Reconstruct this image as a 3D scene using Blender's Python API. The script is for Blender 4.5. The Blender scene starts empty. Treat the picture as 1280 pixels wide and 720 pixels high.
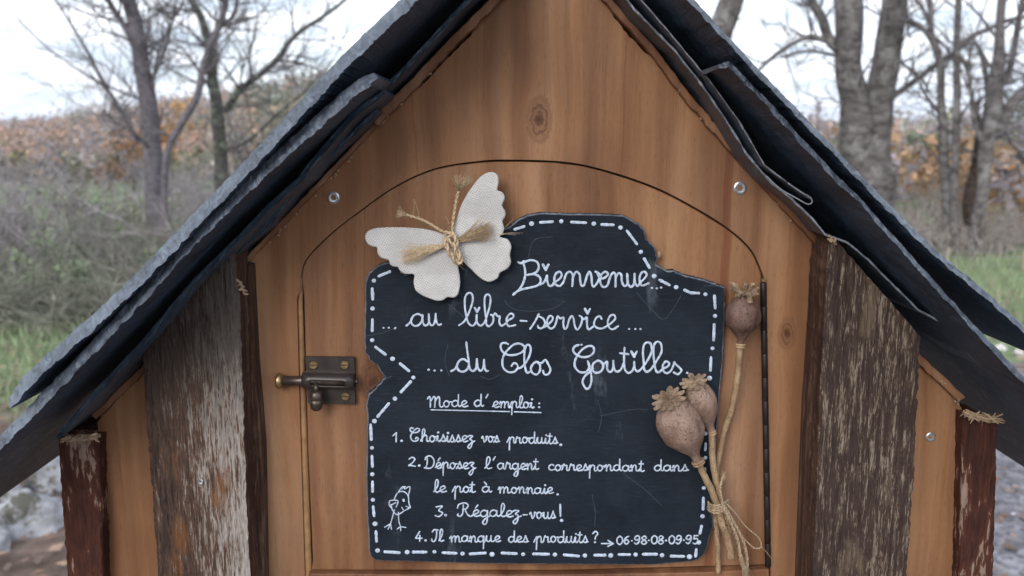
import bpy, bmesh, math, random
import numpy as np
from mathutils import Vector, Matrix, noise
R = math.radians
random.seed(7)
rnd = random.uniform

# ------------------------------------------------------------------ camera, world, sun, exposure
D, HC, FPX, PITCH = 0.53, 1.30, 1060.0, 10.2
sc = bpy.context.scene
col = sc.collection
cam_d = bpy.data.cameras.new('camera')
cam = bpy.data.objects.new('camera', cam_d); col.objects.link(cam)
cam.location = (0, -D, HC); cam.rotation_euler = (R(90 - PITCH), 0, 0)
cam_d.sensor_width = 36; cam_d.lens = FPX / 1280 * 36
cam_d.clip_start = 0.02; cam_d.clip_end = 6000
cam_d.dof.use_dof = True; cam_d.dof.focus_distance = 0.525; cam_d.dof.aperture_fstop = 10.5
sc.camera = cam

world = bpy.data.worlds.new('World'); sc.world = world; world.use_nodes = True
wn, wl = world.node_tree.nodes, world.node_tree.links
wn.clear()
wo = wn.new('ShaderNodeOutputWorld'); bg = wn.new('ShaderNodeBackground'); bg.inputs['Strength'].default_value = 0.12
sky = wn.new('ShaderNodeTexSky'); sky.sky_type = 'NISHITA'; sky.sun_disc = False
SUN_EL, SUN_AZ = 27, 206      # the sun stands high behind the clouds, behind the photographer's left shoulder
sky.sun_elevation = R(SUN_EL); sky.sun_rotation = R(SUN_AZ)
tc = wn.new('ShaderNodeTexCoord'); sep = wn.new('ShaderNodeSeparateXYZ'); wl.new(tc.outputs['Generated'], sep.inputs[0])
def wmath(op, a, b=None):
    m = wn.new('ShaderNodeMath'); m.operation = op
    for i, v in enumerate((a, b)):
        if v is None: continue
        if isinstance(v, (int, float)): m.inputs[i].default_value = v
        else: wl.new(v, m.inputs[i])
    return m.outputs[0]
zz = wmath('ADD', wmath('ABSOLUTE', sep.outputs['Z']), 0.16)
cx, cy = wmath('DIVIDE', sep.outputs['X'], zz), wmath('DIVIDE', sep.outputs['Y'], zz)
comb = wn.new('ShaderNodeCombineXYZ'); wl.new(cx, comb.inputs[0]); wl.new(cy, comb.inputs[1])
nz = wn.new('ShaderNodeTexNoise'); nz.inputs['Scale'].default_value = 1.1; nz.inputs['Detail'].default_value = 6
nz.inputs['Roughness'].default_value = 0.55; wl.new(comb.outputs[0], nz.inputs['Vector'])
rp = wn.new('ShaderNodeValToRGB'); rp.color_ramp.elements[0].position = 0.30; rp.color_ramp.elements[1].position = 0.52
rp.color_ramp.elements[0].color = (0.45, 0.45, 0.45, 1); wl.new(nz.outputs['Fac'], rp.inputs[0])
nz2 = wn.new('ShaderNodeTexNoise'); nz2.inputs['Scale'].default_value = 2.6; nz2.inputs['Detail'].default_value = 5; wl.new(comb.outputs[0], nz2.inputs['Vector'])
rp2 = wn.new('ShaderNodeValToRGB'); rp2.color_ramp.elements[0].position = 0.40; rp2.color_ramp.elements[1].position = 0.58
rp2.color_ramp.elements[0].color = (4.7, 5.5, 6.4, 1); rp2.color_ramp.elements[1].color = (9.6, 9.9, 10.4, 1); wl.new(nz2.outputs['Fac'], rp2.inputs[0])
mx = wn.new('ShaderNodeMix'); mx.data_type = 'RGBA'; wl.new(rp.outputs[0], mx.inputs['Factor']); wl.new(sky.outputs[0], mx.inputs[6]); wl.new(rp2.outputs[0], mx.inputs[7])
wl.new(mx.outputs[2], bg.inputs['Color']); wl.new(bg.outputs[0], wo.inputs['Surface'])

sun_d = bpy.data.lights.new('sun', 'SUN'); sun_d.energy = 1.4; sun_d.angle = R(30); sun_d.color = (1, 0.95, 0.88)
sun = bpy.data.objects.new('sun', sun_d); col.objects.link(sun)
a_, e_ = R(SUN_AZ), R(SUN_EL)
sdir = Vector((math.sin(a_) * math.cos(e_), math.cos(a_) * math.cos(e_), math.sin(e_)))
sun.rotation_euler = sdir.to_track_quat('Z', 'Y').to_euler(); sun.location = (0, -3, 6)

sc.view_settings.view_transform = 'Standard'; sc.view_settings.look = 'None'
sc.view_settings.exposure = 0.98; sc.view_settings.gamma = 1
sc.cycles.use_denoising = True
sc.cycles.max_bounces = 6

# ------------------------------------------------------------------ geometry helpers
cp, sp = math.cos(R(PITCH)), math.sin(R(PITCH))
CAM = Vector((0, -D, HC))
def P(px, py, y=0.0):
    """point of the vertical plane at depth y that lies on the sight line of a pixel of the photograph"""
    a, b = (px - 640) / FPX, (360 - py) / FPX
    d = Vector((a, cp + b * sp, -sp + b * cp))
    return CAM + d * ((y + D) / d.y)
def G(px, py, z=0.0):
    a, b = (px - 640) / FPX, (360 - py) / FPX
    d = Vector((a, cp + b * sp, -sp + b * cp))
    return CAM + d * ((z - HC) / d.z)
def PM(y=0.0): return (y + D) / FPX / 1.0          # metres per pixel near depth y
WORLD = {}
def place(o, parent):
    col.objects.link(o)
    if parent is not None:
        o.parent = parent; o.location = -WORLD[parent.name]
    WORLD[o.name] = Vector((0, 0, 0))
def mk(name, V, F, mat, parent=None, smooth=False, kind=None, label=None, cols=None, thing=None):
    V = [tuple(v) for v in V]
    base = None
    if parent is None and thing:
        a = np.array(V); base = Vector((float(a[:, 0].mean()), float(a[:, 1].mean()), float(a[:, 2].min())))
        V = (a - np.array(base)).tolist()
    me = bpy.data.meshes.new(name); me.from_pydata(V, [], F); me.update()
    if smooth: me.polygons.foreach_set('use_smooth', [True] * len(me.polygons))
    if cols is not None:
        ca = me.color_attributes.new('Col', 'FLOAT_COLOR', 'POINT')
        ca.data.foreach_set('color', np.array(cols, dtype=np.float32).ravel())
    for m in (mat if isinstance(mat, (list, tuple)) else [mat]): me.materials.append(m)
    o = bpy.data.objects.new(name, me); place(o, parent)
    if base is not None: o.location = base; WORLD[o.name] = base
    if kind: o['kind'] = kind
    if label: o['label'] = label
    if thing: o['label'], o['category'] = thing[0], thing[1]
    if thing and len(thing) > 2: o['group'] = thing[2]
    return o
def empty(name, loc, label, cat, group=None):
    o = bpy.data.objects.new(name, None); o.empty_display_size = 0.05; col.objects.link(o)
    o.location = loc; WORLD[o.name] = Vector(loc); o['label'] = label; o['category'] = cat
    if group: o['group'] = group
    return o
class MB:
    def __init__(s): s.V, s.F, s.C = [], [], []
    def add(s, V, F, c=None):
        n = len(s.V); s.V += [tuple(v) for v in V]; s.F += [tuple(i + n for i in f) for f in F]
        if c is not None: s.C += [c] * len(V)
    def tube(s, pts, rad, n=6, cap=True, c=None):
        pts = [Vector(p) for p in pts]
        if isinstance(rad, (int, float)): rad = [rad] * len(pts)
        V, F = [], []
        t = (pts[1] - pts[0]).normalized(); u = t.orthogonal().normalized()
        for i, p in enumerate(pts):
            t = (pts[min(i + 1, len(pts) - 1)] - pts[max(i - 1, 0)])
            t = t.normalized() if t.length > 1e-12 else Vector((0, 0, 1))
            u = (u - t * u.dot(t)); u = u.normalized() if u.length > 1e-9 else t.orthogonal().normalized()
            w = t.cross(u)
            for k in range(n):
                a = 2 * math.pi * k / n
                V.append(p + (u * math.cos(a) + w * math.sin(a)) * rad[i])
        for i in range(len(pts) - 1):
            for k in range(n):
                F.append((i * n + k, i * n + (k + 1) % n, (i + 1) * n + (k + 1) % n, (i + 1) * n + k))
        if cap:
            F.append(tuple(reversed(range(n)))); m = (len(pts) - 1) * n; F.append(tuple(m + k for k in range(n)))
        s.add(V, F, c)
    def box(s, a, b):
        (x0, y0, z0), (x1, y1, z1) = a, b
        V = [(x, y, z) for x in (x0, x1) for y in (y0, y1) for z in (z0, z1)]
        s.add(V, [(0, 1, 3, 2), (4, 6, 7, 5), (0, 4, 5, 1), (2, 3, 7, 6), (0, 2, 6, 4), (1, 5, 7, 3)])
    def build(s, name, mat, parent=None, **k):
        return mk(name, s.V, s.F, mat, parent, cols=(s.C if s.C else None), **k)
def cr(pts, step=6, closed=False):
    """Catmull-Rom through the points"""
    pts = [Vector(p) for p in pts]; out = []
    n = len(pts)
    if n < 3 and not closed: return pts
    g = (lambda i: pts[i % n]) if closed else (lambda i: pts[max(0, min(n - 1, i))])
    for i in range(n if closed else n - 1):
        a, b, c, d = g(i - 1), g(i), g(i + 1), g(i + 2)
        for k in range(step):
            t = k / step
            out.append(0.5 * ((2 * b) + (c - a) * t + (2 * a - 5 * b + 4 * c - d) * t * t + (3 * b - a - 3 * c + d) * t ** 3))
    if not closed: out.append(pts[-1])
    return out
def resample(pts, step):
    pts = [Vector(p) for p in pts]; out = [pts[0]]; acc = 0
    for a, b in zip(pts, pts[1:]):
        L = (b - a).length; k = max(1, int(round(L / step)))
        for i in range(1, k + 1): out.append(a.lerp(b, i / k))
    return out
def n3(x, y, z): return noise.noise(Vector((x, y, z)))
def slab(pts, yf, yb, bevel=0.0, closed_back=True, reproj=True, rough=0.0, bend=None):
    """outline in photo pixels, cut from a board whose face is at yf and whose back is at yb"""
    P3 = [P(p[0], p[1], yf) for p in pts]
    Q = [(p.x, p.z) for p in P3]
    area = sum(Q[i][0] * Q[(i + 1) % len(Q)][1] - Q[(i + 1) % len(Q)][0] * Q[i][1] for i in range(len(Q)))
    if area < 0: Q.reverse()
    n = len(Q); inn = []
    for i in range(n):
        a, b, c = Vector(Q[i - 1]), Vector(Q[i]), Vector(Q[(i + 1) % n])
        t = (c - a); t = t.normalized() if t.length > 0 else Vector((1, 0))
        nn = Vector((-t.y, t.x)); inn.append(b + nn * bevel)
    V, F = [], []
    bd = bend or (lambda x, z: 0)
    if bevel > 0:
        V += [(p.x, yf + bd(p.x, p.y), p.y) for p in inn]
        V += [(x + rough * n3(x * 900, z * 900, 1), yf + bevel + bd(x, z), z + rough * n3(x * 900, z * 900, 5)) for x, z in Q]
        F += [(i, n + i, n + (i + 1) % n, (i + 1) % n) for i in range(n)]
        o = n
    else:
        V += [(x, yf + bd(x, z), z) for x, z in Q]; o = 0
    F.append(tuple(range(n)))
    k = len(V); V += [(x, yb + bd(x, z), z) for x, z in Q]
    F += [(o + i, k + i, k + (i + 1) % n, o + (i + 1) % n) for i in range(n)]
    F.append(tuple(reversed(range(k, k + n))))
    return V, F
def triangulate(o):
    bm = bmesh.new(); bm.from_mesh(o.data); bmesh.ops.triangulate(bm, faces=[f for f in bm.faces if len(f.verts) > 4]); bmesh.ops.recalc_face_normals(bm, faces=bm.faces)
    bm.to_mesh(o.data); bm.free()

# ------------------------------------------------------------------ materials
class NT:
    def __init__(s, name, rough=0.7, spec=0.5, metal=0.0):
        s.m = bpy.data.materials.new(name); s.m.use_nodes = True
        s.t = s.m.node_tree; s.N = s.t.nodes; s.L = s.t.links
        s.b = s.N['Principled BSDF']; s.b.inputs['Roughness'].default_value = rough; s.b.inputs['Metallic'].default_value = metal
        s.b.inputs['Specular IOR Level'].default_value = spec
        s.tc = s.N.new('ShaderNodeTexCoord')
    def put(s, v, sock):
        if isinstance(v, (int, float)): sock.default_value = v
        elif isinstance(v, tuple):
            sock.default_value = (*v, 1) if len(v) == 3 and sock.type == 'RGBA' else v
        elif isinstance(v, str): s.L.new(s.tc.outputs[v], sock)
        else: s.L.new(v, sock)
    def map(s, scale, src='Object', loc=(0, 0, 0), rot=(0, 0, 0)):
        n = s.N.new('ShaderNodeMapping'); s.put(src, n.inputs[0]); n.inputs['Scale'].default_value = scale; n.inputs['Location'].default_value = loc; n.inputs['Rotation'].default_value = rot
        return n.outputs[0]
    def noise(s, vec, scale, detail=4, rough=0.55, dist=0.0):
        n = s.N.new('ShaderNodeTexNoise'); s.put(vec, n.inputs['Vector']); n.inputs['Scale'].default_value = scale; n.inputs['Detail'].default_value = detail
        n.inputs['Roughness'].default_value = rough; n.inputs['Distortion'].default_value = dist
        return n.outputs['Fac']
    def voro(s, vec, scale, feat='F1'):
        n = s.N.new('ShaderNodeTexVoronoi'); n.feature = feat; s.put(vec, n.inputs['Vector']); n.inputs['Scale'].default_value = scale
        return n
    def ramp(s, fac, stops, interp='LINEAR'):
        n = s.N.new('ShaderNodeValToRGB'); r = n.color_ramp; r.interpolation = interp
        while len(r.elements) > 1: r.elements.remove(r.elements[-1])
        for i, (p, c) in enumerate(stops):
            e = r.elements[0] if i == 0 else r.elements.new(p)
            e.position = p; e.color = (*c, 1) if isinstance(c, tuple) else (c, c, c, 1)
        s.put(fac, n.inputs[0]); return n.outputs[0]
    def mix(s, f, a, b, mode='MIX'):
        n = s.N.new('ShaderNodeMix'); n.data_type = 'RGBA'; n.blend_type = mode
        s.put(f, n.inputs['Factor']); s.put(a, n.inputs[6]); s.put(b, n.inputs[7]); return n.outputs[2]
    def math(s, op, a, b=None, c=None):
        n = s.N.new('ShaderNodeMath'); n.operation = op
        for i, v in enumerate((a, b, c)):
            if v is not None: s.put(v, n.inputs[i])
        return n.outputs[0]
    def sepxyz(s, v='Object'):
        n = s.N.new('ShaderNodeSeparateXYZ'); s.put(v, n.inputs[0]); return n.outputs
    def xyz(s, x, y, z):
        n = s.N.new('ShaderNodeCombineXYZ')
        for i, v in enumerate((x, y, z)): s.put(v, n.inputs[i])
        return n.outputs[0]
    def bump(s, h, dist, strength=1.0):
        n = s.N.new('ShaderNodeBump'); s.put(h, n.inputs['Height']); n.inputs['Distance'].default_value = dist; n.inputs['Strength'].default_value = strength
        s.L.new(n.outputs[0], s.b.inputs['Normal'])
    def done(s, colr=None, rough=None):
        if colr is not None: s.put(colr, s.b.inputs['Base Color'])
        if rough is not None: s.put(rough, s.b.inputs['Roughness'])
        return s.m
def simple(name, c, rough=0.7, var=0.25, scale=40, metal=0.0, spec=0.4, bump=0.0):
    n = NT(name, rough, spec, metal)
    f = n.noise('Object', scale, 5)
    c2 = tuple(x * (1 - var) for x in c); c3 = tuple(min(1, x * (1 + var)) for x in c)
    if bump: n.bump(f, bump)
    return n.done(n.ramp(f, [(0.3, c2), (0.7, c3)]))

def wood_mat(name, dark, mid, light, knots=(), stripe=None, seed=0.0, grain=1.0):
    n = NT(name, 0.62, 0.3)
    o = n.sepxyz()
    x, y, z = o[0], o[1], o[2]
    xw = x
    kmask = None
    for (kp, kr, soft) in knots:
        kx, kz = kp.x, kp.z
        dx, dz = n.math('SUBTRACT', x, kx), n.math('MULTIPLY', n.math('SUBTRACT', z, kz), 0.55)
        d = n.math('SQRT', n.math('ADD', n.math('MULTIPLY', dx, dx), n.math('MULTIPLY', dz, dz)))
        # fibres flow round the knot
        push = n.math('MULTIPLY', n.math('DIVIDE', dx, n.math('ADD', d, kr * 0.6)), n.math('MULTIPLY', n.math('POWER', 2.718, n.math('MULTIPLY', d, -1 / (kr * 2.6))), -kr * 1.5))
        xw = n.math('ADD', xw, push)
        dn = n.math('ADD', d, n.math('MULTIPLY', n.math('SUBTRACT', n.noise('Object', 260, 3), 0.5), kr * 0.9))
        m = n.ramp(n.math('DIVIDE', dn, kr * 2.4), [(0.0, 0.9), (0.16, 0.75), (0.26, 0.25), (0.36, 0.75 * soft), (0.42, 0.2 * soft), (0.52, 0.35 * soft), (0.66, 0.0)])
        kmask = m if kmask is None else n.math('MAXIMUM', kmask, m)
    wob = n.math('MULTIPLY', n.math('SUBTRACT', n.noise(n.map((3, 3, 3), loc=(seed, seed, seed)), 2.0, 3), 0.5), 0.018)
    v = n.xyz(n.math('ADD', xw, wob), y, n.math('MULTIPLY', z, 0.045))
    big = n.noise(v, 34, 3, 0.5, 0.3)
    mida = n.noise(v, 170, 5, 0.6, 0.4)
    fine = n.noise(v, 900, 4, 0.7)
    vp = n.xyz(n.math('MULTIPLY', x, 1.0), y, n.math('MULTIPLY', z, 0.12))
    pores = n.noise(vp, 1500, 3, 0.6)
    c = n.ramp(big, [(0.30, dark), (0.5, mid), (0.68, light)])
    bands = n.noise(n.xyz(n.math('ADD', xw, wob), seed, n.math('MULTIPLY', z, 0.012)), 62, 2, 0.5)
    c = n.mix(n.ramp(bands, [(0.38, 0.42), (0.54, 0.0)]), c, n.mix(1.0, c, (0.62, 0.50, 0.42), 'MULTIPLY'))
    c = n.mix(n.ramp(bands, [(0.52, 0.0), (0.66, 0.5)]), c, n.mix(1.0, c, (1.25, 1.22, 1.15), 'MULTIPLY'))
    warm = n.noise(n.map((1, 1, 0.5), loc=(seed + 4, 0, 2)), 8, 5, 0.6)
    c = n.mix(n.ramp(warm, [(0.48, 0.0), (0.64, 0.75)]), c, n.mix(1.0, c, (1.0, 1.12, 1.38), 'MULTIPLY'))
    lines = n.noise(n.xyz(xw, y, n.math('MULTIPLY', z, 0.02)), 620, 3, 0.6, 0.2)
    c = n.mix(n.ramp(lines, [(0.58, 0.0), (0.68, 0.28)]), c, n.mix(1.0, c, (0.55, 0.45, 0.38), 'MULTIPLY'))
    c = n.mix(n.ramp(mida, [(0.35, 0.0), (0.65, 0.30 * grain)]), c, n.mix(1.0, c, (0.62, 0.52, 0.45), 'MULTIPLY'))
    c = n.mix(n.ramp(fine, [(0.4, 0.0), (0.75, 0.35 * grain)]), c, n.mix(1.0, c, (1.35, 1.32, 1.28), 'MULTIPLY'))
    c = n.mix(n.ramp(pores, [(0.58, 0.0), (0.68, 0.45)]), c, n.mix(1.0, c, (0.5, 0.4, 0.34), 'MULTIPLY'))
    blot = n.noise(n.map((1, 1, 0.6), loc=(seed, 0, seed)), 11, 4, 0.6)
    c = n.mix(n.ramp(blot, [(0.35, 0.55), (0.6, 0.0)]), c, n.mix(1.0, c, (0.60, 0.55, 0.52), 'MULTIPLY'))
    if stripe:
        for (x0, w, tone) in stripe:
            dd = n.math('ABSOLUTE', n.math('SUBTRACT', n.math('ADD', x, wob), x0))
            c = n.mix(n.ramp(n.math('DIVIDE', dd, w), [(0.0, 0.75), (0.7, 0.6), (1.0, 0.0)]), c, n.mix(1.0, c, tone, 'MULTIPLY'))
    if kmask is not None:
        c = n.mix(kmask, c, (0.050, 0.014, 0.006))
    # pin holes
    vo = n.voro(n.map((1, 1, 1)), 30)
    hole = n.ramp(vo.outputs['Distance'], [(0.0, 1.0), (0.022, 1.0), (0.03, 0.0)])
    sel = n.ramp(n.noise(n.map((1, 1, 1)), 9, 0), [(0.55, 0.0), (0.58, 1.0)])
    c = n.mix(n.math('MULTIPLY', hole, sel), c, (0.02, 0.012, 0.008))
    h = n.math('ADD', n.math('MULTIPLY', mida, 0.6), n.math('MULTIPLY', fine, 0.5))
    n.bump(n.math('SUBTRACT', h, n.math('MULTIPLY', n.ramp(pores, [(0.6, 0.0), (0.74, 0.6)]), 0.5)), 0.00025, 0.8)
    return n.done(c, n.ramp(mida, [(0.3, 0.55), (0.7, 0.72)]))

DK, MD, LT = (0.140, 0.061, 0.028), (0.235, 0.117, 0.056), (0.325, 0.182, 0.096)
KN = [(P(674, 150), 0.0056, 1.0), (P(984, 417), 0.0042, 0.8)]
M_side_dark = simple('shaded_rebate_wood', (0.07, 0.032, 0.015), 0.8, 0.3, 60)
M_panel = wood_mat('stained_pine_panel', DK, MD, LT, KN, [(P(906, 300).x, 0.0032, (0.62, 0.38, 0.30)), (P(520, 300).x, 0.0009, (0.8, 0.7, 0.65)), (P(775, 300).x, 0.0007, (0.8, 0.7, 0.65))], 1.3)
M_door = wood_mat('stained_pine_door', DK, MD, LT, [(P(467, 477), 0.0062, 1.0)], [(P(906, 300).x, 0.0032, (0.62, 0.38, 0.30)), (P(455, 300).x, 0.0008, (0.75, 0.66, 0.6))], 4.1)
M_wing = wood_mat('stained_pine_side', (0.14, 0.062, 0.024), (0.22, 0.11, 0.046), (0.30, 0.165, 0.075), [(P(158, 690), 0.006, 0.5)], None, 7.7)
M_raw = wood_mat('raw_plywood_edge', (0.12, 0.050, 0.024), (0.18, 0.083, 0.042), (0.27, 0.145, 0.078), (), None, 2.0)
M_splint = simple('splintered_wood', (0.30, 0.215, 0.14), 0.8, 0.35, 300)
M_bead = simple('lit_edge_bead', (0.24, 0.130, 0.060), 0.5, 0.25, 120)

def slate_mat(name, c0, c1, c2, bmp=0.0012, ax=(1, 1, 1), rough=0.55):
    n = NT(name, rough, 0.5)
    v = n.map(ax)
    a = n.noise(v, 22, 6, 0.6); b = n.noise(n.map(ax, rot=(0, 0.76, 0)), 140, 6, 0.65, 0.6); cc = n.voro(v, 90).outputs['Distance']
    c = n.ramp(a, [(0.3, c0), (0.5, c1), (0.72, c2)])
    c = n.mix(n.ramp(b, [(0.45, 0.0), (0.75, 0.6)]), c, tuple(min(1, x * 1.9) for x in c2))
    dust = n.noise(n.map((1, 1, 1), loc=(3, 1, 2)), 60, 8, 0.75)
    c = n.mix(n.ramp(dust, [(0.62, 0.0), (0.7, 0.4)]), c, tuple(min(1, x * 3.2) for x in c2))
    n.bump(n.math('ADD', n.math('MULTIPLY', b, 0.6), n.math('MULTIPLY', a, 1.0)), bmp, 0.9)
    return n.done(c, n.ramp(b, [(0.3, rough - 0.12), (0.7, rough + 0.15)]))
M_slate = slate_mat('roof_slate', (0.008, 0.017, 0.032), (0.017, 0.031, 0.053), (0.036, 0.056, 0.088), 0.0026)
M_slate_edge = slate_mat('chipped_slate_edge', (0.024, 0.031, 0.045), (0.048, 0.060, 0.082), (0.105, 0.126, 0.160), 0.003, (1, 1, 1), 0.5)
M_felt = slate_mat('roofing_membrane', (0.016, 0.027, 0.042), (0.027, 0.042, 0.062), (0.046, 0.066, 0.092), 0.0003, rough=0.45)
M_felt_edge = simple('membrane_cut_edge', (0.20, 0.225, 0.265), 0.5, 0.25, 200)
def sign_mat():
    n = NT('writing_slate', 0.6, 0.06)
    v = n.map((1, 1, 1))
    a = n.noise(v, 30, 6, 0.6)
    c = n.ramp(a, [(0.3, (0.0085, 0.0118, 0.0175)), (0.7, (0.0165, 0.0215, 0.030))])
    g1 = n.noise(n.map((1, 1, 7), rot=(0, 0.35, 0)), 120, 6, 0.7)
    g2 = n.noise(n.map((1, 1, 9), rot=(0, -0.5, 0)), 70, 6, 0.75)
    patch = n.noise(n.map((1, 1, 1), loc=(5, 0, 2)), 16, 3)
    s1 = n.math('MULTIPLY', n.ramp(g1, [(0.52, 0.0), (0.72, 0.5)]), n.ramp(patch, [(0.4, 0.1), (0.65, 1.0)]))
    s2 = n.math('MULTIPLY', n.ramp(g2, [(0.55, 0.0), (0.75, 0.5)]), n.ramp(patch, [(0.35, 0.8), (0.6, 0.1)]))
    c = n.mix(n.math('MULTIPLY', n.math('MAXIMUM', s1, s2), 0.85), c, (0.045, 0.058, 0.08))
    spk = n.noise(v, 1100, 4, 0.7)
    c = n.mix(n.ramp(spk, [(0.68, 0.0), (0.76, 0.5)]), c, (0.16, 0.18, 0.21))
    ch = n.noise(n.map((1.6, 1, 0.5), loc=(0.3, 0, 0.9)), 26, 7, 0.7)
    c = n.mix(n.ramp(ch, [(0.60, 0.0), (0.76, 0.5)]), c, (0.15, 0.175, 0.21))
    n.bump(n.math('ADD', a, n.math('MULTIPLY', g1, 0.35)), 0.0007, 0.8)
    return n.done(c, n.ramp(g1, [(0.3, 0.55), (0.7, 0.7)]))
M_sign = sign_mat()
M_sign_edge = slate_mat('sign_slate_edge', (0.05, 0.06, 0.08), (0.08, 0.095, 0.12), (0.13, 0.15, 0.18), 0.001)
M_paint = simple('white_marker', (0.38, 0.44, 0.54), 0.6, 0.32, 420)
M_scratch = simple('faint_scratch', (0.046, 0.056, 0.072), 0.7, 0.4, 500)

def weathered(name, base, stops, zstretch, scale, topdark=None, seed=0):
    """old paint worn off along the grain"""
    n = NT(name, 0.8, 0.25)
    v = n.map((1, 1, zstretch), loc=(seed, seed, seed))
    a = n.noise(v, scale, 8, 0.62, 0.5)
    b = n.noise(n.map((1, 1, zstretch * 0.5), loc=(seed + 3, 0, 0)), scale * 3.2, 6, 0.7)
    big = n.noise(n.map((1, 1, 0.35), loc=(seed, 2, seed)), 26, 3, 0.5)
    fl = n.noise(n.map((1, 1, zstretch * 1.3), loc=(seed, 5, 0)), scale * 4.2, 3, 0.6, 0.3)
    f = n.math('ADD', n.math('MULTIPLY', a, 0.40), n.math('ADD', n.math('MULTIPLY', b, 0.30), n.math('ADD', n.math('MULTIPLY', big, 0.12), n.math('MULTIPLY', fl, 0.20))))
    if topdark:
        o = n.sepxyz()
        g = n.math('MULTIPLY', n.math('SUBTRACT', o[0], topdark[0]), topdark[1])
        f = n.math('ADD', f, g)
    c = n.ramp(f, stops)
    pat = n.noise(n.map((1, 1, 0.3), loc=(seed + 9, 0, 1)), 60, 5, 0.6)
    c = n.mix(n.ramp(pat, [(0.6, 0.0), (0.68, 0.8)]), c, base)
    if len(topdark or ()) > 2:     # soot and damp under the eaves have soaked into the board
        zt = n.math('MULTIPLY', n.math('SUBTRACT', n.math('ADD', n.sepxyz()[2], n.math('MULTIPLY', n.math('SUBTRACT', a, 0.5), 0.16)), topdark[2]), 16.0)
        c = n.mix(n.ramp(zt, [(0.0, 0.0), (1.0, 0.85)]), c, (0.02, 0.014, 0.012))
    n.bump(f, 0.004, 1.0)
    return n.done(c)
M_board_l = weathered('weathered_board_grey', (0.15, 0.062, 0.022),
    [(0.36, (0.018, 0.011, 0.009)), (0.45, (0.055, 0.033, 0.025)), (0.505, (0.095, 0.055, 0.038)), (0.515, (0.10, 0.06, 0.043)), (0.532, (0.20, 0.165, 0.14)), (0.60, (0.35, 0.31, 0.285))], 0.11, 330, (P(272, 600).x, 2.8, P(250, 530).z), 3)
M_board_r = weathered('weathered_board_brown', (0.13, 0.095, 0.065),
    [(0.40, (0.024, 0.015, 0.013)), (0.49, (0.050, 0.031, 0.026)), (0.525, (0.060, 0.037, 0.029)), (0.535, (0.065, 0.042, 0.033)), (0.55, (0.17, 0.13, 0.10)), (0.62, (0.29, 0.24, 0.195))], 0.10, 420, None, 11)
M_board_side = weathered('weathered_board_side', (0.10, 0.05, 0.03), [(0.4, (0.015, 0.008, 0.006)), (0.52, (0.05, 0.022, 0.014)), (0.6, (0.12, 0.075, 0.05))], 0.1, 160, None, 5)
M_post = weathered('peeling_red_post', (0.075, 0.024, 0.014),
    [(0.36, (0.016, 0.007, 0.006)), (0.48, (0.040, 0.013, 0.009)), (0.53, (0.062, 0.020, 0.013)), (0.555, (0.075, 0.026, 0.017)), (0.562, (0.20, 0.14, 0.11)), (0.64, (0.28, 0.20, 0.16))], 0.22, 75, None, 21)
def fabric():
    n = NT('linen_cloth', 0.95, 0.1)
    v = n.map((1, 1, 1), rot=(0, 0.35, 0))
    o = n.sepxyz(v)
    def wv(k, ph):
        return n.math('SINE', n.math('ADD', n.math('MULTIPLY', o[k], 6800), n.math('MULTIPLY', n.noise('Object', 160, 3), ph)))
    w = n.math('MULTIPLY', n.math('ADD', wv(0, 9), wv(2, 9)), 0.25)
    w = n.math('ADD', w, 0.5)
    sl = n.noise(n.map((1, 1, 9)), 300, 4, 0.7)
    c = n.ramp(w, [(0.2, (0.30, 0.295, 0.29)), (0.8, (0.72, 0.71, 0.71))])
    c = n.mix(n.ramp(sl, [(0.5, 0.0), (0.72, 0.5)]), c, (0.26, 0.245, 0.235))
    c = n.mix(n.ramp(n.noise('Object', 60, 4), [(0.4, 0.35), (0.65, 0.0)]), c, (0.30, 0.285, 0.28))
    n.bump(w, 0.0003, 0.9)
    return n.done(c)
M_linen = fabric()
M_twine = simple('jute_twine', (0.43, 0.325, 0.21), 0.85, 0.4, 900)
M_twine_g = simple('grey_jute_twine', (0.30, 0.22, 0.145), 0.9, 0.4, 700)
def poppy_mat(name, a, b, spots=0.6):
    n = NT(name, 0.6, 0.35)
    f = n.noise('Object', 90, 5, 0.6)
    c = n.ramp(f, [(0.3, a), (0.7, b)])
    s = n.noise('Object', 900, 3, 0.6); pt = n.noise('Object', 55, 3)
    c = n.mix(n.math('MULTIPLY', n.ramp(s, [(0.54, 0.0), (0.62, 1.0)]), n.ramp(pt, [(0.40, 0.0), (0.6, spots)])), c, (0.05, 0.025, 0.018))
    wr = n.noise(n.map((1, 1, 0.35), rot=(0, 0.4, 0)), 420, 5, 0.65, 0.8)
    c = n.mix(n.ramp(wr, [(0.5, 0.0), (0.7, 0.5)]), c, n.mix(1.0, c, (0.5, 0.42, 0.38), 'MULTIPLY'))
    n.bump(n.math('ADD', n.math('MULTIPLY', wr, 1.2), n.math('ADD', f, n.math('MULTIPLY', s, 0.4))), 0.0006, 0.8)
    return n.done(c)
M_pod = poppy_mat('dried_seed_head', (0.15, 0.092, 0.068), (0.28, 0.195, 0.155), 1.0)
M_pod_dark = poppy_mat('dried_seed_head_dark', (0.065, 0.034, 0.026), (0.15, 0.090, 0.070), 1.0)
M_crown = poppy_mat('dried_poppy_crown', (0.12, 0.076, 0.050), (0.33, 0.24, 0.165), 0.5)
M_stem = poppy_mat('dried_poppy_stem', (0.19, 0.115, 0.065), (0.37, 0.26, 0.155), 0.9)
M_bronze = simple('dark_bronze', (0.050, 0.042, 0.040), 0.38, 0.25, 120, metal=0.55, spec=0.5)
M_bronze2 = simple('worn_bronze', (0.085, 0.066, 0.056), 0.38, 0.3, 200, metal=0.7)
M_brass = simple('old_brass', (0.34, 0.245, 0.13), 0.36, 0.3, 400, metal=0.9)
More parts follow.
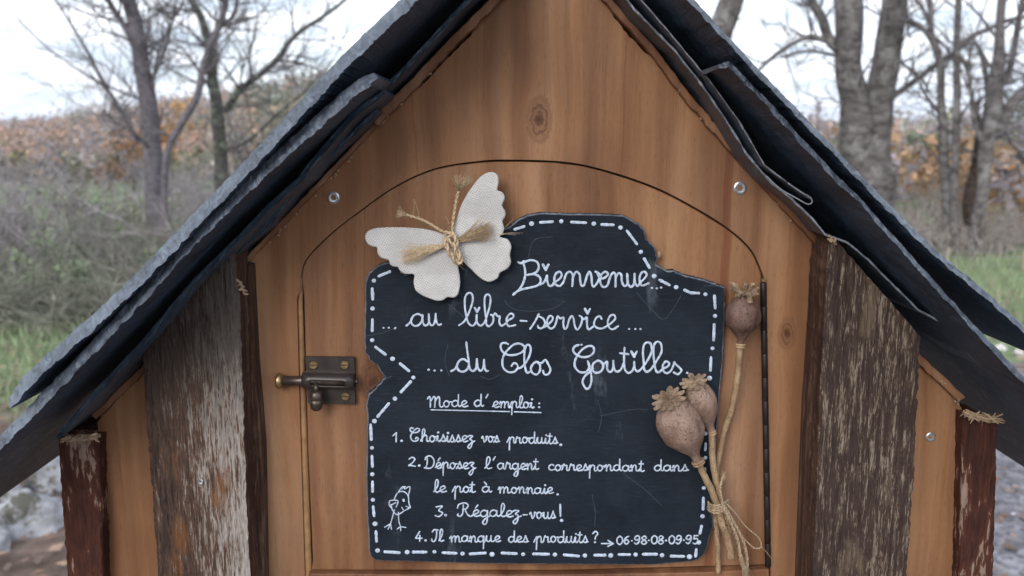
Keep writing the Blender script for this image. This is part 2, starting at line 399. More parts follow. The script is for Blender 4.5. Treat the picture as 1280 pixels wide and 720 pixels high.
M_zinc = simple('zinc_screw', (0.48, 0.52, 0.55), 0.3, 0.2, 500, metal=0.85)
M_black = simple('dark_gap', (0.006, 0.005, 0.005), 0.9, 0.1)
M_hinge = simple('dark_iron_hinge', (0.018, 0.013, 0.013), 0.5, 0.3, 200, metal=0.3)

# ------------------------------------------------------------------ ground, hills, path
def smooth(a, b, x):
    t = max(0.0, min(1.0, (x - a) / (b - a))); return t * t * (3 - 2 * t)
def crest(az):      # degrees east of straight ahead -> elevation of the skyline ground, degrees
    pts = [(-180, 1.5), (-60, 0.6), (-40, -0.9), (-32, -0.8), (-27, 0.0), (-20, 1.35), (-13, 2.9), (-4, 3.2), (8, 0.8), (16, -0.35), (32, -0.4), (60, 0.5), (180, 1.5)]
    for (a, va), (b, vb) in zip(pts, pts[1:]):
        if a <= az <= b: return va + (vb - va) * (az - a) / (b - a)
    return 0
def ground_z(x, y):
    r = math.hypot(x, y + D); az = math.degrees(math.atan2(x, y + D)); e = math.tan(R(crest(az)))
    z = 0.0
    far = smooth(40, 230, r)
    z += far * (1 - 0.0) * (e * min(r, 260) + HC) - (smooth(25, 60, r) - smooth(120, 220, r)) * 3.0
    if r > 260: z -= (r - 260) * 0.02 * (1 - smooth(260, 1500, r))
    hill = smooth(900, 1700, r) * (1 - smooth(1750, 2600, r))
    z += hill * (15 + 10 * n3(az * 0.12, 3, 1) + 26 * smooth(22, 34, az)) 
    z += 0.02 * n3(x * 0.9, y * 0.9, 0) * smooth(0.6, 4, r) + 0.3 * n3(x * .07, y * .07, 4) * smooth(12, 60, r)
    return z
radii = [0.0001] + [0.35 * 1.13 ** i for i in range(76)]
radii = [r for r in radii if r < 3500] + [3800]
NA = 180; V = []; F = []
for r in radii:
    for k in range(NA):
        a = 2 * math.pi * k / NA; x, y = r * math.sin(a), r * math.cos(a) - D
        V.append((x, y, ground_z(x, y)))
for i in range(len(radii) - 1):
    for k in range(NA): F.append((i * NA + k, (i + 1) * NA + k, (i + 1) * NA + (k + 1) % NA, i * NA + (k + 1) % NA))
def ground_mat():
    n = NT('ground_cover', 0.95, 0.1)
    f = n.noise('Object', 0.9, 6, 0.6); g = n.noise('Object', 14, 6, 0.7); h = n.noise('Object', 5, 5, 0.65)
    grass = n.ramp(g, [(0.3, (0.09, 0.125, 0.06)), (0.5, (0.16, 0.205, 0.11)), (0.7, (0.24, 0.275, 0.17))])
    litter = n.ramp(h, [(0.3, (0.06, 0.042, 0.034)), (0.5, (0.13, 0.095, 0.08)), (0.68, (0.22, 0.17, 0.15))])
    o = n.sepxyz()
    dist = n.math('ADD', o[1], n.math('MULTIPLY', n.math('SUBTRACT', f, 0.5), 1.6))
    c = n.mix(n.ramp(n.math('MULTIPLY', dist, 0.2), [(0.62, 0.0), (0.74, 1.0)]), litter, grass)
    wood = n.ramp(n.noise('Object', 0.12, 5), [(0.4, (0.10, 0.07, 0.05)), (0.6, (0.07, 0.075, 0.04))])
    c = n.mix(n.ramp(n.math('MULTIPLY', dist, 0.01), [(0.18, 0.0), (0.5, 0.8)]), c, wood)
    n.bump(g, 0.03)
    return n.done(c)
mk('ground', V, F, ground_mat(), smooth=True, kind='structure')
def gravel_mat():
    n = NT('gravel', 0.95, 0.15)
    vo = n.voro('Object', 55); vo2 = n.voro('Object', 17)
    c = n.ramp(n.noise('Object', 3, 5), [(0.35, (0.11, 0.105, 0.12)), (0.65, (0.19, 0.185, 0.205))])
    s = n.ramp(vo.outputs['Color'], [(0.2, 0.55), (0.8, 1.35)])
    c = n.mix(1.0, c, s, 'MULTIPLY')
    c = n.mix(n.ramp(n.noise('Object', 9, 6, 0.7), [(0.6, 0.0), (0.66, 0.8)]), c, (0.16, 0.11, 0.085))
    n.bump(vo.outputs['Distance'], 0.01)
    return n.done(c)
V = []; F = []; NY = 40; NX = 14
for j in range(NY + 1):
    y = -2 + j * 0.155
    for i in range(NX + 1):
        x = 0.75 + 0.12 * n3(0, y * 1.3, 2) + i * 0.26 + (0.02 * n3(i, y, 7) if i else 0)
        V.append((x, y, ground_z(x, y) + 0.004 + 0.012 * abs(n3(x * 3, y * 3, 3)) * (0 < i < NX)))
for j in range(NY):
    for i in range(NX): a = j * (NX + 1) + i; F.append((a, a + 1, a + NX + 2, a + NX + 1))
mk('gravel_path', V, F, gravel_mat(), smooth=True, kind='structure')

# grass blades: nearer patches only
M_grass = NT('grass_blade', 0.7, 0.2)
att = M_grass.N.new('ShaderNodeVertexColor'); att.layer_name = 'Col'
M_grass = M_grass.done(att.outputs[0])
def grass(name, boxes, seed):
    rr = random.Random(seed); b = MB()
    V, F, C = [], [], []
    for (x0, x1, y0, y1, n, hmin, hmax) in boxes:
        for _ in range(n):
            x, y = rr.uniform(x0, x1), rr.uniform(y0, y1)
            if n3(x * 1.1, y * 1.1, 8) + rr.uniform(-.5, .5) < -0.25: continue
            z = ground_z(x, y); h = rr.uniform(hmin, hmax); a = rr.uniform(0, 6.28); w = 0.004 + h * 0.035
            dx, dy = math.cos(a) * w, math.sin(a) * w; lx, ly = rr.uniform(-.5, .5) * h, rr.uniform(-.5, .5) * h
            k = len(V); V += [(x - dx, y - dy, z), (x + dx, y + dy, z), (x + lx, y + ly, z + h)]; F.append((k, k + 1, k + 2))
            t = rr.random(); c = (0.14 + .11 * t, 0.19 + .12 * t, 0.10 + .08 * t, 1) if rr.random() > .2 else (0.26, 0.235, 0.18, 1)
            C += [c, c, c]
    mk(name, V, F, M_grass, kind='stuff', cols=C, label='low green meadow grass behind the cabinet')
grass('grass', [(-7, -1.2, 3.2, 9, 30000, 0.03, 0.11), (1.2, 8, 5.0, 9, 16000, 0.03, 0.12), (-7, 1.5, 8, 15, 14000, 0.06, 0.25)], 3)

# ------------------------------------------------------------------ background vegetation
def vc_mat(name, rough=0.85):
    n = NT(name, rough, 0.15)
    a = n.N.new('ShaderNodeVertexColor'); a.layer_name = 'Col'; return n.done(a.outputs[0])
M_veg = vc_mat('autumn_foliage')
def bark(name, dark, light, s=9, lich=None):
    n = NT(name, 0.9, 0.15)
    a = n.noise(n.map((1, 1, 2.2)), s, 6, 0.65); 
    c = n.ramp(a, [(0.38, dark), (0.6, light)])
    if lich: c = n.mix(n.ramp(n.noise('Object', s * 0.8, 5, 0.7), [(0.52, 0.0), (0.6, 0.85)]), c, lich)
    n.bump(a, 0.02)
    return n.done(c)
M_bark_grey = bark('grey_lichen_bark', (0.055, 0.048, 0.048), (0.15, 0.135, 0.135), 8, (0.22, 0.21, 0.21))
M_bark_mauve = bark('mauve_bark', (0.08, 0.072, 0.08), (0.16, 0.145, 0.165), 12)
M_bark_lich = bark('mossy_lichen_bark', (0.05, 0.05, 0.045), (0.11, 0.105, 0.095), 10, (0.22, 0.25, 0.19))
M_twig = bark('bare_twigs', (0.085, 0.076, 0.083), (0.16, 0.146, 0.155), 14)
M_thick = bark('thicket_twigs', (0.17, 0.155, 0.165), (0.33, 0.30, 0.31), 5)  # paler than the bare twigs: lens veil is put into the colour
M_thick_b = bark('brown_thicket_twigs', (0.17, 0.148, 0.14), (0.33, 0.29, 0.265), 5)
M_twig_pale = bark('pale_twigs', (0.12, 0.105, 0.105), (0.22, 0.195, 0.195), 8)

def branchlets(b, rr, p, d, L, r, depth, up=0.15, cluster=3, wig=0.35):
    """a limb that wanders and forks into ever thinner twigs"""
    seg = 4 if depth > 1 else 3
    pts = [Vector(p)]; rad = [r]; dv = Vector(d).normalized()
    for i in range(seg):
        dv = (dv + Vector((rr.uniform(-wig, wig), rr.uniform(-wig, wig), rr.uniform(-wig, wig) + up))).normalized()
        pts.append(pts[-1] + dv * L / seg); rad.append(r * (1 - 0.75 * (i + 1) / seg))
    b.tube(pts, rad, 3 if depth < 2 else 4, cap=False)
    if depth <= 0: return
    for k in range(cluster + (depth > 1)):
        t = rr.uniform(0.2, 1.0); i = min(seg - 1, int(t * seg)); q = pts[i].lerp(pts[i + 1], t * seg - i)
        ax = (pts[i + 1] - pts[i]).normalized(); side = ax.orthogonal().normalized()
        side.rotate(Matrix.Rotation(rr.uniform(0, 6.28), 3, ax))
        nd = (ax * rr.uniform(.4, 1.0) + side * rr.uniform(.5, 1.0)).normalized()
        branchlets(b, rr, q, nd, L * rr.uniform(.4, .7), r * rr.uniform(.35, .55), depth - 1, up, cluster, wig)

def tree(name, label, Y, limbs, mat, twig, seed, tw=9, twL=1.0, depth=2, sides=10, ybend=0.25, group=None, minr=0.0):
    """limbs: [([(px,py)...], [width px...])] seen against depth Y; the first one is the trunk and stands on the ground"""
    rr = random.Random(seed); b = MB(); c = MB()
    base = None; y0 = {}
    for li, (pts, ws) in enumerate(limbs):
        n = len(pts); off = 0 if li == 0 else rr.uniform(-1, 1) * ybend
        P3 = []; RR = []
        for i, (x, y) in enumerate(pts):
            yy = Y + (off * i / max(1, n - 1)) + (0.05 * rr.uniform(-1, 1) if li else 0)
            P3.append(P(x, y, yy)); w = ws[0] + (ws[-1] - ws[0]) * i / max(1, n - 1) if len(ws) == 2 else ws[i]
            RR.append(max(0.004, w / 2 * (yy + D) / FPX))
        if li == 0:
            g = P3[0].copy(); g.z = ground_z(g.x, g.y) - 0.1
            P3[0:0] = [g]; RR[0:0] = [RR[0] * 1.35]; base = Vector((g.x, g.y, g.z + .1))
        dense = cr([(*p,) for p in P3], 5)
        rad = []
        for i in range(len(P3) - 1):
            for k in range(5): rad.append(RR[i] + (RR[i + 1] - RR[i]) * k / 5)
        rad.append(RR[-1])
        dense = [p + Vector((n3(p.z * 2.1, seed, li), n3(p.z * 2.1, li, seed), 0)) * rad[i] * 0.35 for i, p in enumerate(dense)]
        b.tube(dense, rad, sides if rad[0] > 0.03 else 6)
        # continue the tip above the picture
        tip, td = dense[-1], (dense[-1] - dense[-3]).normalized()
        branchlets(c, rr, tip, td, twL * 2.0, rad[-1] * 0.8, depth, 0.12)
        L = sum((dense[i + 1] - dense[i]).length for i in range(len(dense) - 1))
        m = max(2, int((1.25 if base.x < 0 else 0.95) * tw * (0.6 if li == 0 else 1.0)))
        for k in range(m):
            i = rr.randrange(len(dense) // 3 if li == 0 else 1, len(dense) - 1)
            q = dense[i]
            if q.z < HC * 0.5: continue
            ax = (dense[i + 1] - dense[i]).normalized(); side = ax.orthogonal().normalized(); side.rotate(Matrix.Rotation(rr.uniform(0, 6.28), 3, ax))
            branchlets(c, rr, q, ax * 0.5 + side, twL * rr.uniform(.5, 1.2), max(0.004, min(0.02, rad[i] * 0.45)), depth, 0.15)
    e = empty(name, base, label, 'tree', group)
    b.build('trunk', mat, e, smooth=True); c.build('crown', twig, e)
    return e
# left of the cabinet
tree('bare_tree', 'bare tree with a forked leaning trunk in front of the orange hillside', 9.6,
     [([(200, 330), (193, 240), (191, 180), (183, 117), (171, 42), (160, 0), (148, -60)], [26, 15]),
      ([(180, 82), (160, 40), (142, 12), (125, -20)], [9, 6]),
      ([(172, 178), (142, 125), (108, 62), (85, 25), (66, -8)], [5, 2.5]),
      ([(186, 128), (160, 118), (120, 100), (60, 60), (10, 10)], [4, 1.5]),
      ([(183, 110), (200, 80), (212, 40), (220, 0)], [5, 3]),
      ([(190, 160), (170, 120), (128, 80), (80, 70)], [3, 1.5]),
      ([(190, 118), (200, 60), (230, 0)], [4, 2.5])], M_bark_mauve, M_twig, 11, 13, 0.75, 2)
tree('bare_tree', 'slender bare tree with a sinuous dark stem just right of the forked mauve trunk', 9.0,
     [([(206, 330), (206, 230), (210, 187), (222, 163), (246, 120), (254, 83), (266, 50), (277, 25), (284, -10), (288, -60)], [9, 8]),
      ([(213, 175), (200, 165), (175, 178), (140, 160)], [3, 1.5]),
      ([(251, 95), (228, 60), (190, 50)], [3, 1.5]),
      ([(272, 36), (290, 22), (296, 4), (300, -30)], [6, 4])], M_bark_mauve, M_twig, 12, 12, 0.7, 2)
tree('lichen_covered_tree', 'bare tree blotched with pale green lichen, nearest to the left slope of the slate roof', 10.4,
     [([(278, 330), (277, 210), (270, 130), (266, 100), (266, 67), (262, 60), (252, 22), (236, -4), (220, -50)], [16, 17, 15, 14, 13, 10, 9, 8, 7, 6]),
      ([(282, 140), (300, 112), (317, 100), (346, 75), (362, 52), (378, 37), (405, 20), (434, -2)], [9, 4]),
      ([(276, 190), (310, 176), (350, 140), (384, 112)], [5, 2.5]),
      ([(344, 76), (372, 78), (400, 88)], [4, 2]),
      ([(268, 120), (250, 90), (235, 70), (210, 62)], [4, 2]),
      ([(300, 112), (304, 80), (318, 50), (322, 10)], [3, 1.5]),
      ([(277, 240), (310, 200), (330, 190)], [6, 3])], M_bark_lich, M_twig, 13, 15, 0.8, 2)
# right of the cabinet
tree('bare_tree', 'thick twin-stemmed bare tree with pale bark behind the upper right roof slope', 9.5,
     [([(1090, 300), (1088, 230), (1078, 180), (1066, 128), (1062, 80), (1060, 0), (1056, -80)], [52, 52, 48, 36, 31, 34, 33, 32]),
      ([(1092, 225), (1094, 170), (1100, 118), (1109, 64), (1119, 0), (1130, -80)], [40, 27]),
      ([(1050, 62), (1036, 48), (1026, 22), (1012, -5), (1000, -60)], [14, 9]),
      ([(1048, 56), (1030, 50), (1010, 46), (985, 58), (956, 80), (930, 110)], [8, 4]),
      ([(1052, 72), (1030, 66), (1004, 64), (975, 72)], [5, 2.5]),
      ([(1104, 132), (1120, 118), (1145, 100), (1168, 82), (1190, 68), (1203, 55), (1220, 43), (1245, 32), (1263, 25), (1290, 20)], [8, 5]),
      ([(1112, 70), (1135, 84), (1152, 98), (1163, 118)], [4, 2.5]),
      ([(1116, 20), (1140, 30), (1170, 48), (1185, 62)], [5, 3])], M_bark_grey, M_twig, 14, 9, 0.7, 2, 14)
tree('bare_tree', 'slim pale stem with a crooked fork, first to the right of the thick twin trunk', 8.9,
     [([(1186, 330), (1186, 273), (1180, 205), (1179, 160), (1177, 117), (1175, 83), (1168, 55), (1163, 38), (1164, 15), (1160, -10), (1155, -50)], [14, 14, 13, 11, 9, 9, 9, 8, 6, 6, 5, 5]),
      ([(1168, 56), (1150, 32), (1130, 26), (1110, 24)], [6, 4]),
      ([(1164, 38), (1155, 14), (1143, -4)], [5, 3]),
      ([(1176, 142), (1162, 126), (1150, 105)], [6, 3])], M_bark_grey, M_twig, 15, 8, 0.6, 2)
tree('bare_tree', 'thin upright bare stem between the crooked stem and the leaning pale trunk', 8.7,
     [([(1194, 335), (1193, 240), (1195, 170), (1196, 117), (1196, 58), (1198, 0), (1199, -50)], [10, 7]),
      ([(1196, 68), (1207, 80), (1212, 100), (1214, 122)], [6, 4]),
      ([(1204, 58), (1220, 55), (1229, 77), (1234, 107), (1236, 125)], [4, 7])], M_bark_grey, M_twig, 16, 8, 0.55, 2)
tree('bare_tree', 'leaning pale trunk that divides into many dark limbs, at the right edge above the fence', 8.4,
     [([(1210, 336), (1217, 298), (1223, 262), (1230, 213), (1236, 170), (1241, 137), (1245, 103), (1248, 67), (1250, 33), (1253, -5), (1255, -60)], [11, 12, 13, 15, 17, 21, 19, 13, 10, 10, 10, 10]),
      ([(1244, 165), (1256, 145), (1266, 128), (1282, 112), (1310, 90)], [18, 11]),
      ([(1246, 112), (1258, 98), (1267, 67), (1274, 20), (1280, -20)], [9, 6]),
      ([(1247, 60), (1262, 70), (1280, 82)], [3, 2]),
      ([(1230, 180), (1218, 150), (1214, 120), (1211, 80), (1220, 40)], [7, 3]),
      ([(1248, 50), (1225, 20), (1205, 0)], [4, 2])], M_bark_grey, M_twig, 17, 8, 0.6, 2)
tree('tree_stump', 'dark brown ivy-clad snag between the slim stems and the leaning pale trunk', 9.2,
     [([(1212, 330), (1214, 260), (1222, 215), (1224, 180), (1226, 160)], [22, 20, 18, 15, 9, 6])], bark('dark_snag_bark', (0.03, 0.02, 0.018), (0.085, 0.06, 0.048), 12), M_twig, 18, 8, 0.35, 1)
tree('bare_tree', 'grey trunk glimpsed just above the right roof slope near the top of the picture', 8.8,
     [([(890, 160), (897, 60), (905, 18), (914, -8), (925, -60)], [34, 28])], M_bark_grey, M_twig, 19, 4, 0.7, 2)

# thicket of bare shrubs
def thicket(name, label, spots, seed, twigmats, hmul=1.0):
    rr = random.Random(seed); b = MB()
    for (px, Y, h, nst) in spots:
        bx = P(px, 300, Y).x; z0 = ground_z(bx, Y)
        for s in range(nst):
            a = rr.uniform(0, 6.28); lean = rr.uniform(0.1, 0.9)
            d = Vector((math.cos(a) * lean, math.sin(a) * lean, 1))
            p = Vector((bx + rr.uniform(-.35, .35), Y + rr.uniform(-.4, .4), z0 - .03))
            branchlets(b, rr, p, d, h * rr.uniform(.6, 1.1), 0.009 * (1 + Y / 22), 2, -0.02, 3, 0.33)
    o = b.build(name, twigmats, kind='stuff', label=label); return o
sp1 = [(rnd(-90, 420), rnd(7.0, 20), rnd(0.45, 0.95), 10) for _ in range(38)]
sp1b = [(rnd(-90, 420), rnd(6.0, 14), rnd(0.45, 0.95), 9) for _ in range(26)]
sp2 = [(rnd(900, 1370), rnd(9.5, 26), rnd(0.6, 1.2), 9) for _ in range(30)]
sp0 = [(rnd(-90, 420), rnd(5.0, 8.0), rnd(0.22, 0.5), 12) for _ in range(70)]
sp2 += [(rnd(1080, 1370), rnd(8.2, 10.5), rnd(0.25, 0.55), 11) for _ in range(40)]
thicket('bare_thicket', 'low olive-grey brambles along the edge of the grass on the left', sp0, 4, bark('bramble_bark', (0.12, 0.12, 0.095), (0.22, 0.22, 0.18), 6))
thicket('bare_thicket', 'tangle of bare mauve-grey bushes on the left below the orange hillside', sp1, 5, M_thick)
thicket('bare_thicket', 'paler criss-crossing twigs among the bushes on the left', sp1b, 6, M_twig_pale)
thicket('bare_thicket', 'tangle of bare brown bushes on the right behind the tree trunks', sp2, 8, M_thick_b)

# leafy masses
def leaves(V, F, C, rr, cx, cy, cz, rx, rz, n, s, c, var=0.35):
    cl = [(rr.gauss(0, .45), rr.gauss(0, .45), rr.gauss(0, .45), rr.uniform(1 - var, 1 + var)) for _ in range(max(4, n // 14))]
    for _ in range(n):
        q = rr.choice(cl)
        x = cx + (q[0] + rr.gauss(0, .17)) * rx; y = cy + (q[1] + rr.gauss(0, .17)) * rx; z = cz + (q[2] + rr.gauss(0, .17)) * rz
        m = q[3] * rr.uniform(1 - var, 1 + var)
        k = len(V)
        a = [Vector((rr.uniform(-1, 1), rr.uniform(-1, 1), rr.uniform(-1, 1))) * s for _ in range(3)]
        V += [(x + a[0].x, y + a[0].y, z + a[0].z), (x + a[1].x, y + a[1].y, z + a[1].z), (x + a[2].x, y + a[2].y, z + a[2].z)]
        F.append((k, k + 1, k + 2)); cc = (c[0] * m, c[1] * m, c[2] * m, 1); C += [cc, cc, cc]
def forest(name, label, gen, seed):
    rr = random.Random(seed); V, F, C = [], [], []
    for (px, Y, h, n, s, c) in gen(rr):
        x = (px - 640) / FPX * (Y + D) / cp
        z = ground_z(x, Y)
        leaves(V, F, C, rr, x, Y, z + h * 0.55, h * 0.42, h * 0.5, n, s, c, .22 if Y > 60 else .33)
    mk(name, V, F, M_veg, kind='stuff', cols=C, label=label)
PAL_O = [(0.38, 0.23, 0.16), (0.36, 0.22, 0.155), (0.34, 0.225, 0.18), (0.39, 0.275, 0.18), (0.30, 0.22, 0.19), (0.34, 0.26, 0.225)]
PAL_G = [(0.10, 0.12, 0.06), (0.085, 0.11, 0.06), (0.15, 0.155, 0.075), (0.16, 0.14, 0.085)]
PAL_M = [(0.25, 0.22, 0.235), (0.21, 0.19, 0.205), (0.29, 0.255, 0.265), (0.23, 0.225, 0.19)]
def gen_left(rr):
    out = []
    for _ in range(2200):
        px = rr.uniform(-420, 800); Y = rr.uniform(75, 275)
        near = Y < 130
        g = smooth(270, 380, px + rr.uniform(-60, 60))
        pal = PAL_G if rr.random() < g * 0.85 + 0.08 else (PAL_O if rr.random() > 0.30 else PAL_M)
        h = rr.uniform(5, 8.5)
        az = math.degrees(math.atan((px - 640) / FPX)); x = (px - 640) / FPX * (Y + D) / cp; rd = math.hypot(x, Y)
        h = min(h * .75, math.tan(R(crest(az) + 1.15 + rr.uniform(-.12, .12))) * rd + HC - ground_z(x, Y))
        if h < 1.6: continue
        out.append((px, Y, h, 100 if near else 70, 0.28 if near else 0.42, rr.choice(pal)))
    return out
forest('autumn_forest', 'orange, rust and green woodland covering the hillside on the left', gen_left, 21)
def gen_mid(rr):
    out = []
    for _ in range(340):
        px = rr.uniform(-260, 860); Y = rr.uniform(20, 62)
        pal = PAL_M if rr.random() < .42 else (PAL_O if rr.random() < (.35 + .35 * smooth(25, 50, Y)) else PAL_G)
        out.append((px, Y, rr.uniform(.7, 1.0) * (1.1 + max(0, Y - 25) * .05), 200, 0.06 + Y * .0013, rr.choice(pal)))
    for _ in range(75):
        px = rr.uniform(-100, 430); Y = rr.uniform(5.6, 16)
        out.append((px, Y, rr.uniform(.3, .7), 190, 0.03, rr.choice([(0.16, 0.20, 0.12), (0.20, 0.22, 0.15), (0.22, 0.20, 0.17), (0.22, 0.25, 0.18), (0.22, 0.20, 0.21)])))
    return out
forest('undergrowth', 'low brown and green undergrowth in the valley on the left', gen_mid, 22)
def gen_right(rr):
    out = []
    for _ in range(1000):
        px = rr.uniform(780, 1650); Y = rr.uniform(70, 270)
        out.append((px, Y, rr.uniform(4, 7), 40, 0.6, rr.choice(PAL_M + PAL_O[2:] + PAL_G[2:] + [(0.27, 0.24, 0.26)])))
    for _ in range(340):
        px = rr.uniform(840, 1600); Y = rr.uniform(10, 60)
        out.append((px, Y, rr.uniform(.8, 1.5) * (1 + max(0, Y - 25) * .05), 140, 0.09 + Y * .0018, rr.choice(PAL_M + [(0.20, 0.20, 0.15), (0.30, 0.21, 0.13), (0.32, 0.20, 0.12), (0.20, 0.20, 0.16)])))
    return out
forest('autumn_woodland', 'faded brown woodland and scrub beyond the fence on the right', gen_right, 23)
def far_ridge():
    rr = random.Random(31); V, F, C = [], [], []
    for _ in range(2600):
        az = R(rr.uniform(-50, 50)); r = rr.uniform(1250, 1750); x, y = math.sin(az) * r, math.cos(az) * r
        c = rr.choice([(0.17, 0.14, 0.17), (0.15, 0.14, 0.18), (0.13, 0.13, 0.17)])
        leaves(V, F, C, rr, x, y, ground_z(x, y) + 4, 9, 5, 14, 4.5, c, .15)
    mk('distant_woods', V, F, M_veg, kind='stuff', cols=C, label='violet line of far wooded hills on the right')
far_ridge()
def shrub(name, label, px, Y, h, w, n, s, pal, seed):
    rr = random.Random(seed); V, F, C = [], [], []
    x = (px - 640) / FPX * (Y + D) / cp; z = ground_z(x, Y)
    for k in range(7):
        leaves(V, F, C, rr, x + rr.uniform(-.5, .5) * w, Y + rr.uniform(-.5, .5) * w, z + h * rr.uniform(.25, .85), w * .36, h * .25, n // 7, s, rr.choice(pal))
    e = empty(name, (x, Y, z), label, 'bush')
    mk('foliage', V, F, M_veg, e, cols=C)
    b = MB()
    for k in range(9): branchlets(b, rr, (x + rr.uniform(-.1, .1), Y, z - .02), (rr.uniform(-.5, .5), rr.uniform(-.5, .5), 1), h * .9, 0.02, 1)
    b.build('stem', M_twig, e)
ORG = [(0.36, 0.17, 0.05), (0.30, 0.15, 0.055), (0.25, 0.125, 0.05), (0.38, 0.21, 0.08)]
shrub('autumn_bush', 'glowing orange bush at the right edge beyond the leaning pale trunk', 1272, 11.4, 1.0, 1.25, 3600, 0.035, ORG, 41)
shrub('autumn_bush', 'orange-leaved bush seen between the forked trunk and the lichen-covered tree', 222, 26, 2.6, 1.1, 1500, 0.08, ORG, 42)
shrub('autumn_bush', 'small rusty bush low in front of the forked mauve trunk', 178, 19, 1.4, 1.0, 1400, 0.06, [(0.24, 0.13, 0.07), (0.20, 0.115, 0.07)], 43)
shrub('green_bush', 'small grey-green bush beside the slim crooked stem', 1172, 19, 1.3, 1.1, 1400, 0.07, [(0.11, 0.14, 0.08), (0.09, 0.12, 0.07)], 44)
shrub('green_bush', 'rounded grey-green bush above the orange bush at the right edge', 1283, 23, 3.0, 1.1, 1400, 0.08, [(0.12, 0.14, 0.10), (0.10, 0.12, 0.08)], 45)

# wire fence on the right
fe = empty('wire_fence', P(1276, 352, 7.9) * 1.0, 'low wire fence with thin pale posts across the grass at the right edge', 'fence')
M_fpost = simple('pale_fence_post', (0.30, 0.26, 0.20), 0.9, 0.3, 30); M_wire = simple('grey_wire', (0.22, 0.22, 0.22), 0.5, 0.2, 30)
tops = []
for k, px in enumerate((1180, 1276, 1372, 1470)):
    g = Vector(((px - 640) / FPX * (7.6 + D) / cp, 7.6, 0)); g.z = ground_z(g.x, g.y)
    b = MB(); b.tube([g - Vector((0, 0, .15)), g + Vector((0.005, 0, .1)), g + Vector((.012, 0, .235))], [.016, .015, .014], 8); b.build('post', M_fpost, fe); tops.append(g)
for hgt in (0.07, 0.14, 0.21):
    b = MB(); pts = []
    for a, c in zip(tops, tops[1:]):
        for i in range(6): q = a.lerp(c, i / 6); pts.append(q + Vector((0, -.017, hgt - .012 * math.sin(math.pi * i / 6))))
    b.tube(pts, .0022, 4); b.build('wire', M_wire, fe)

# rocks
def rock_mat(name, lo, hi, moss):
    n = NT(name, 0.9, 0.2)
    a = n.noise('Object', 14, 7, 0.65)
    c = n.ramp(a, [(0.32, lo), (0.6, hi)]); 
    c = n.mix(n.ramp(n.noise(n.map((1, 1, 1.5), loc=(2, 2, 2)), 8, 6, 0.7), [(0.54, 0.0), (0.6, 0.9)]), c, moss)
    n.bump(a, 0.02); return n.done(c)
M_rock = rock_mat('pale_lichen_rock', (0.13, 0.13, 0.14), (0.34, 0.345, 0.37), (0.07, 0.065, 0.05))
M_rock_w = rock_mat('white_stone', (0.42, 0.41, 0.42), (0.68, 0.67, 0.68), (0.30, 0.25, 0.2))
def rock(px, py, wpx, hgt, label, mat=None, seed=0, dy=0.0, sub=4):
    g = G(px, py); Y = g.y + dy; r = wpx / 2 * (Y + D) / FPX
    bm = bmesh.new(); bmesh.ops.create_icosphere(bm, subdivisions=sub, radius=1)
    for v in bm.verts:
        p = v.co.copy(); q = 1 + 0.30 * n3(p.x * 1.3 + seed, p.y * 1.3, p.z * 1.3) + .12 * n3(p.x * 4, p.y * 4 + seed, p.z * 4)
        v.co = Vector((p.x * r * q, p.y * r * 0.8 * q, max(-0.02, p.z * q * hgt)))
    V = [v.co + Vector((g.x, Y, ground_z(g.x, Y))) for v in bm.verts]; F = [tuple(v.index for v in f.verts) for f in bm.faces]; bm.free()
    mk('rock', V, F, mat or M_rock, smooth=True, thing=(label, 'rock', 'stones lying on the ground'))
rock(34, 660, 92, 0.12, 'large whitish mottled rock low on the left beside the red-brown post', seed=1)
rock(62, 612, 60, 0.09, 'grey boulder just behind the big whitish rock, next to the post', seed=5)
rock(2, 628, 60, 0.11, 'dark-topped boulder at the left edge under the tip of the roof', seed=9)
rock(48, 585, 70, 0.08, 'farthest dull grey boulder under the left eave', seed=14)
rock(-20, 690, 60, 0.10, 'pale rock cut off by the left edge of the picture', seed=19)
rock(1251, 437, 14, 0.035, 'oblong white stone in the gap between the two right-hand roof slates', M_rock_w, 3, sub=3)
rock(1273, 444, 14, 0.03, 'flat white stone at the right edge in the gap between the roof slates', M_rock_w, 6, sub=3)
rock(1266, 648, 10, 0.012, 'small white pebble on the gravel right of the red-brown post', M_rock_w, 8, sub=2)
rock(1262, 617, 16, 0.012, 'brownish pebble on the gravel above the small white one', rock_mat('brown_stone', (0.16, 0.12, 0.10), (0.26, 0.21, 0.18), (0.1, 0.07, 0.05)), 11, sub=2)
# fallen leaves and pebbles nobody could count
rr = random.Random(77); V, F, C = [], [], []
for (x0, x1, y0, y1, n) in ((-4, -0.6, 0.6, 4.6, 2600), (2.2, 4.5, 3.3, 6.5, 1400), (0.9, 3.0, 0.8, 4.0, 500)):
    for _ in range(n):
        x, y = rr.uniform(x0, x1), rr.uniform(y0, y1); z = ground_z(x, y) + 0.012; s = rr.uniform(.012, .035); a = rr.uniform(0, 6.28)
        c = rr.choice([(0.20, 0.11, 0.07, 1), (0.16, 0.10, 0.08, 1), (0.28, 0.19, 0.14, 1), (0.11, 0.08, 0.065, 1)])
        k = len(V)
        for j in range(4): t = a + j * math.pi / 2; V.append((x + math.cos(t) * s * (1, .55)[j % 2], y + math.sin(t) * s * (1, .55)[j % 2], z + rr.uniform(0, .016)))
        F.append((k, k + 1, k + 2, k + 3)); C += [c] * 4
mk('fallen_leaves', V, F, M_veg, kind='stuff', cols=C, label='brown fallen leaves scattered on the ground')

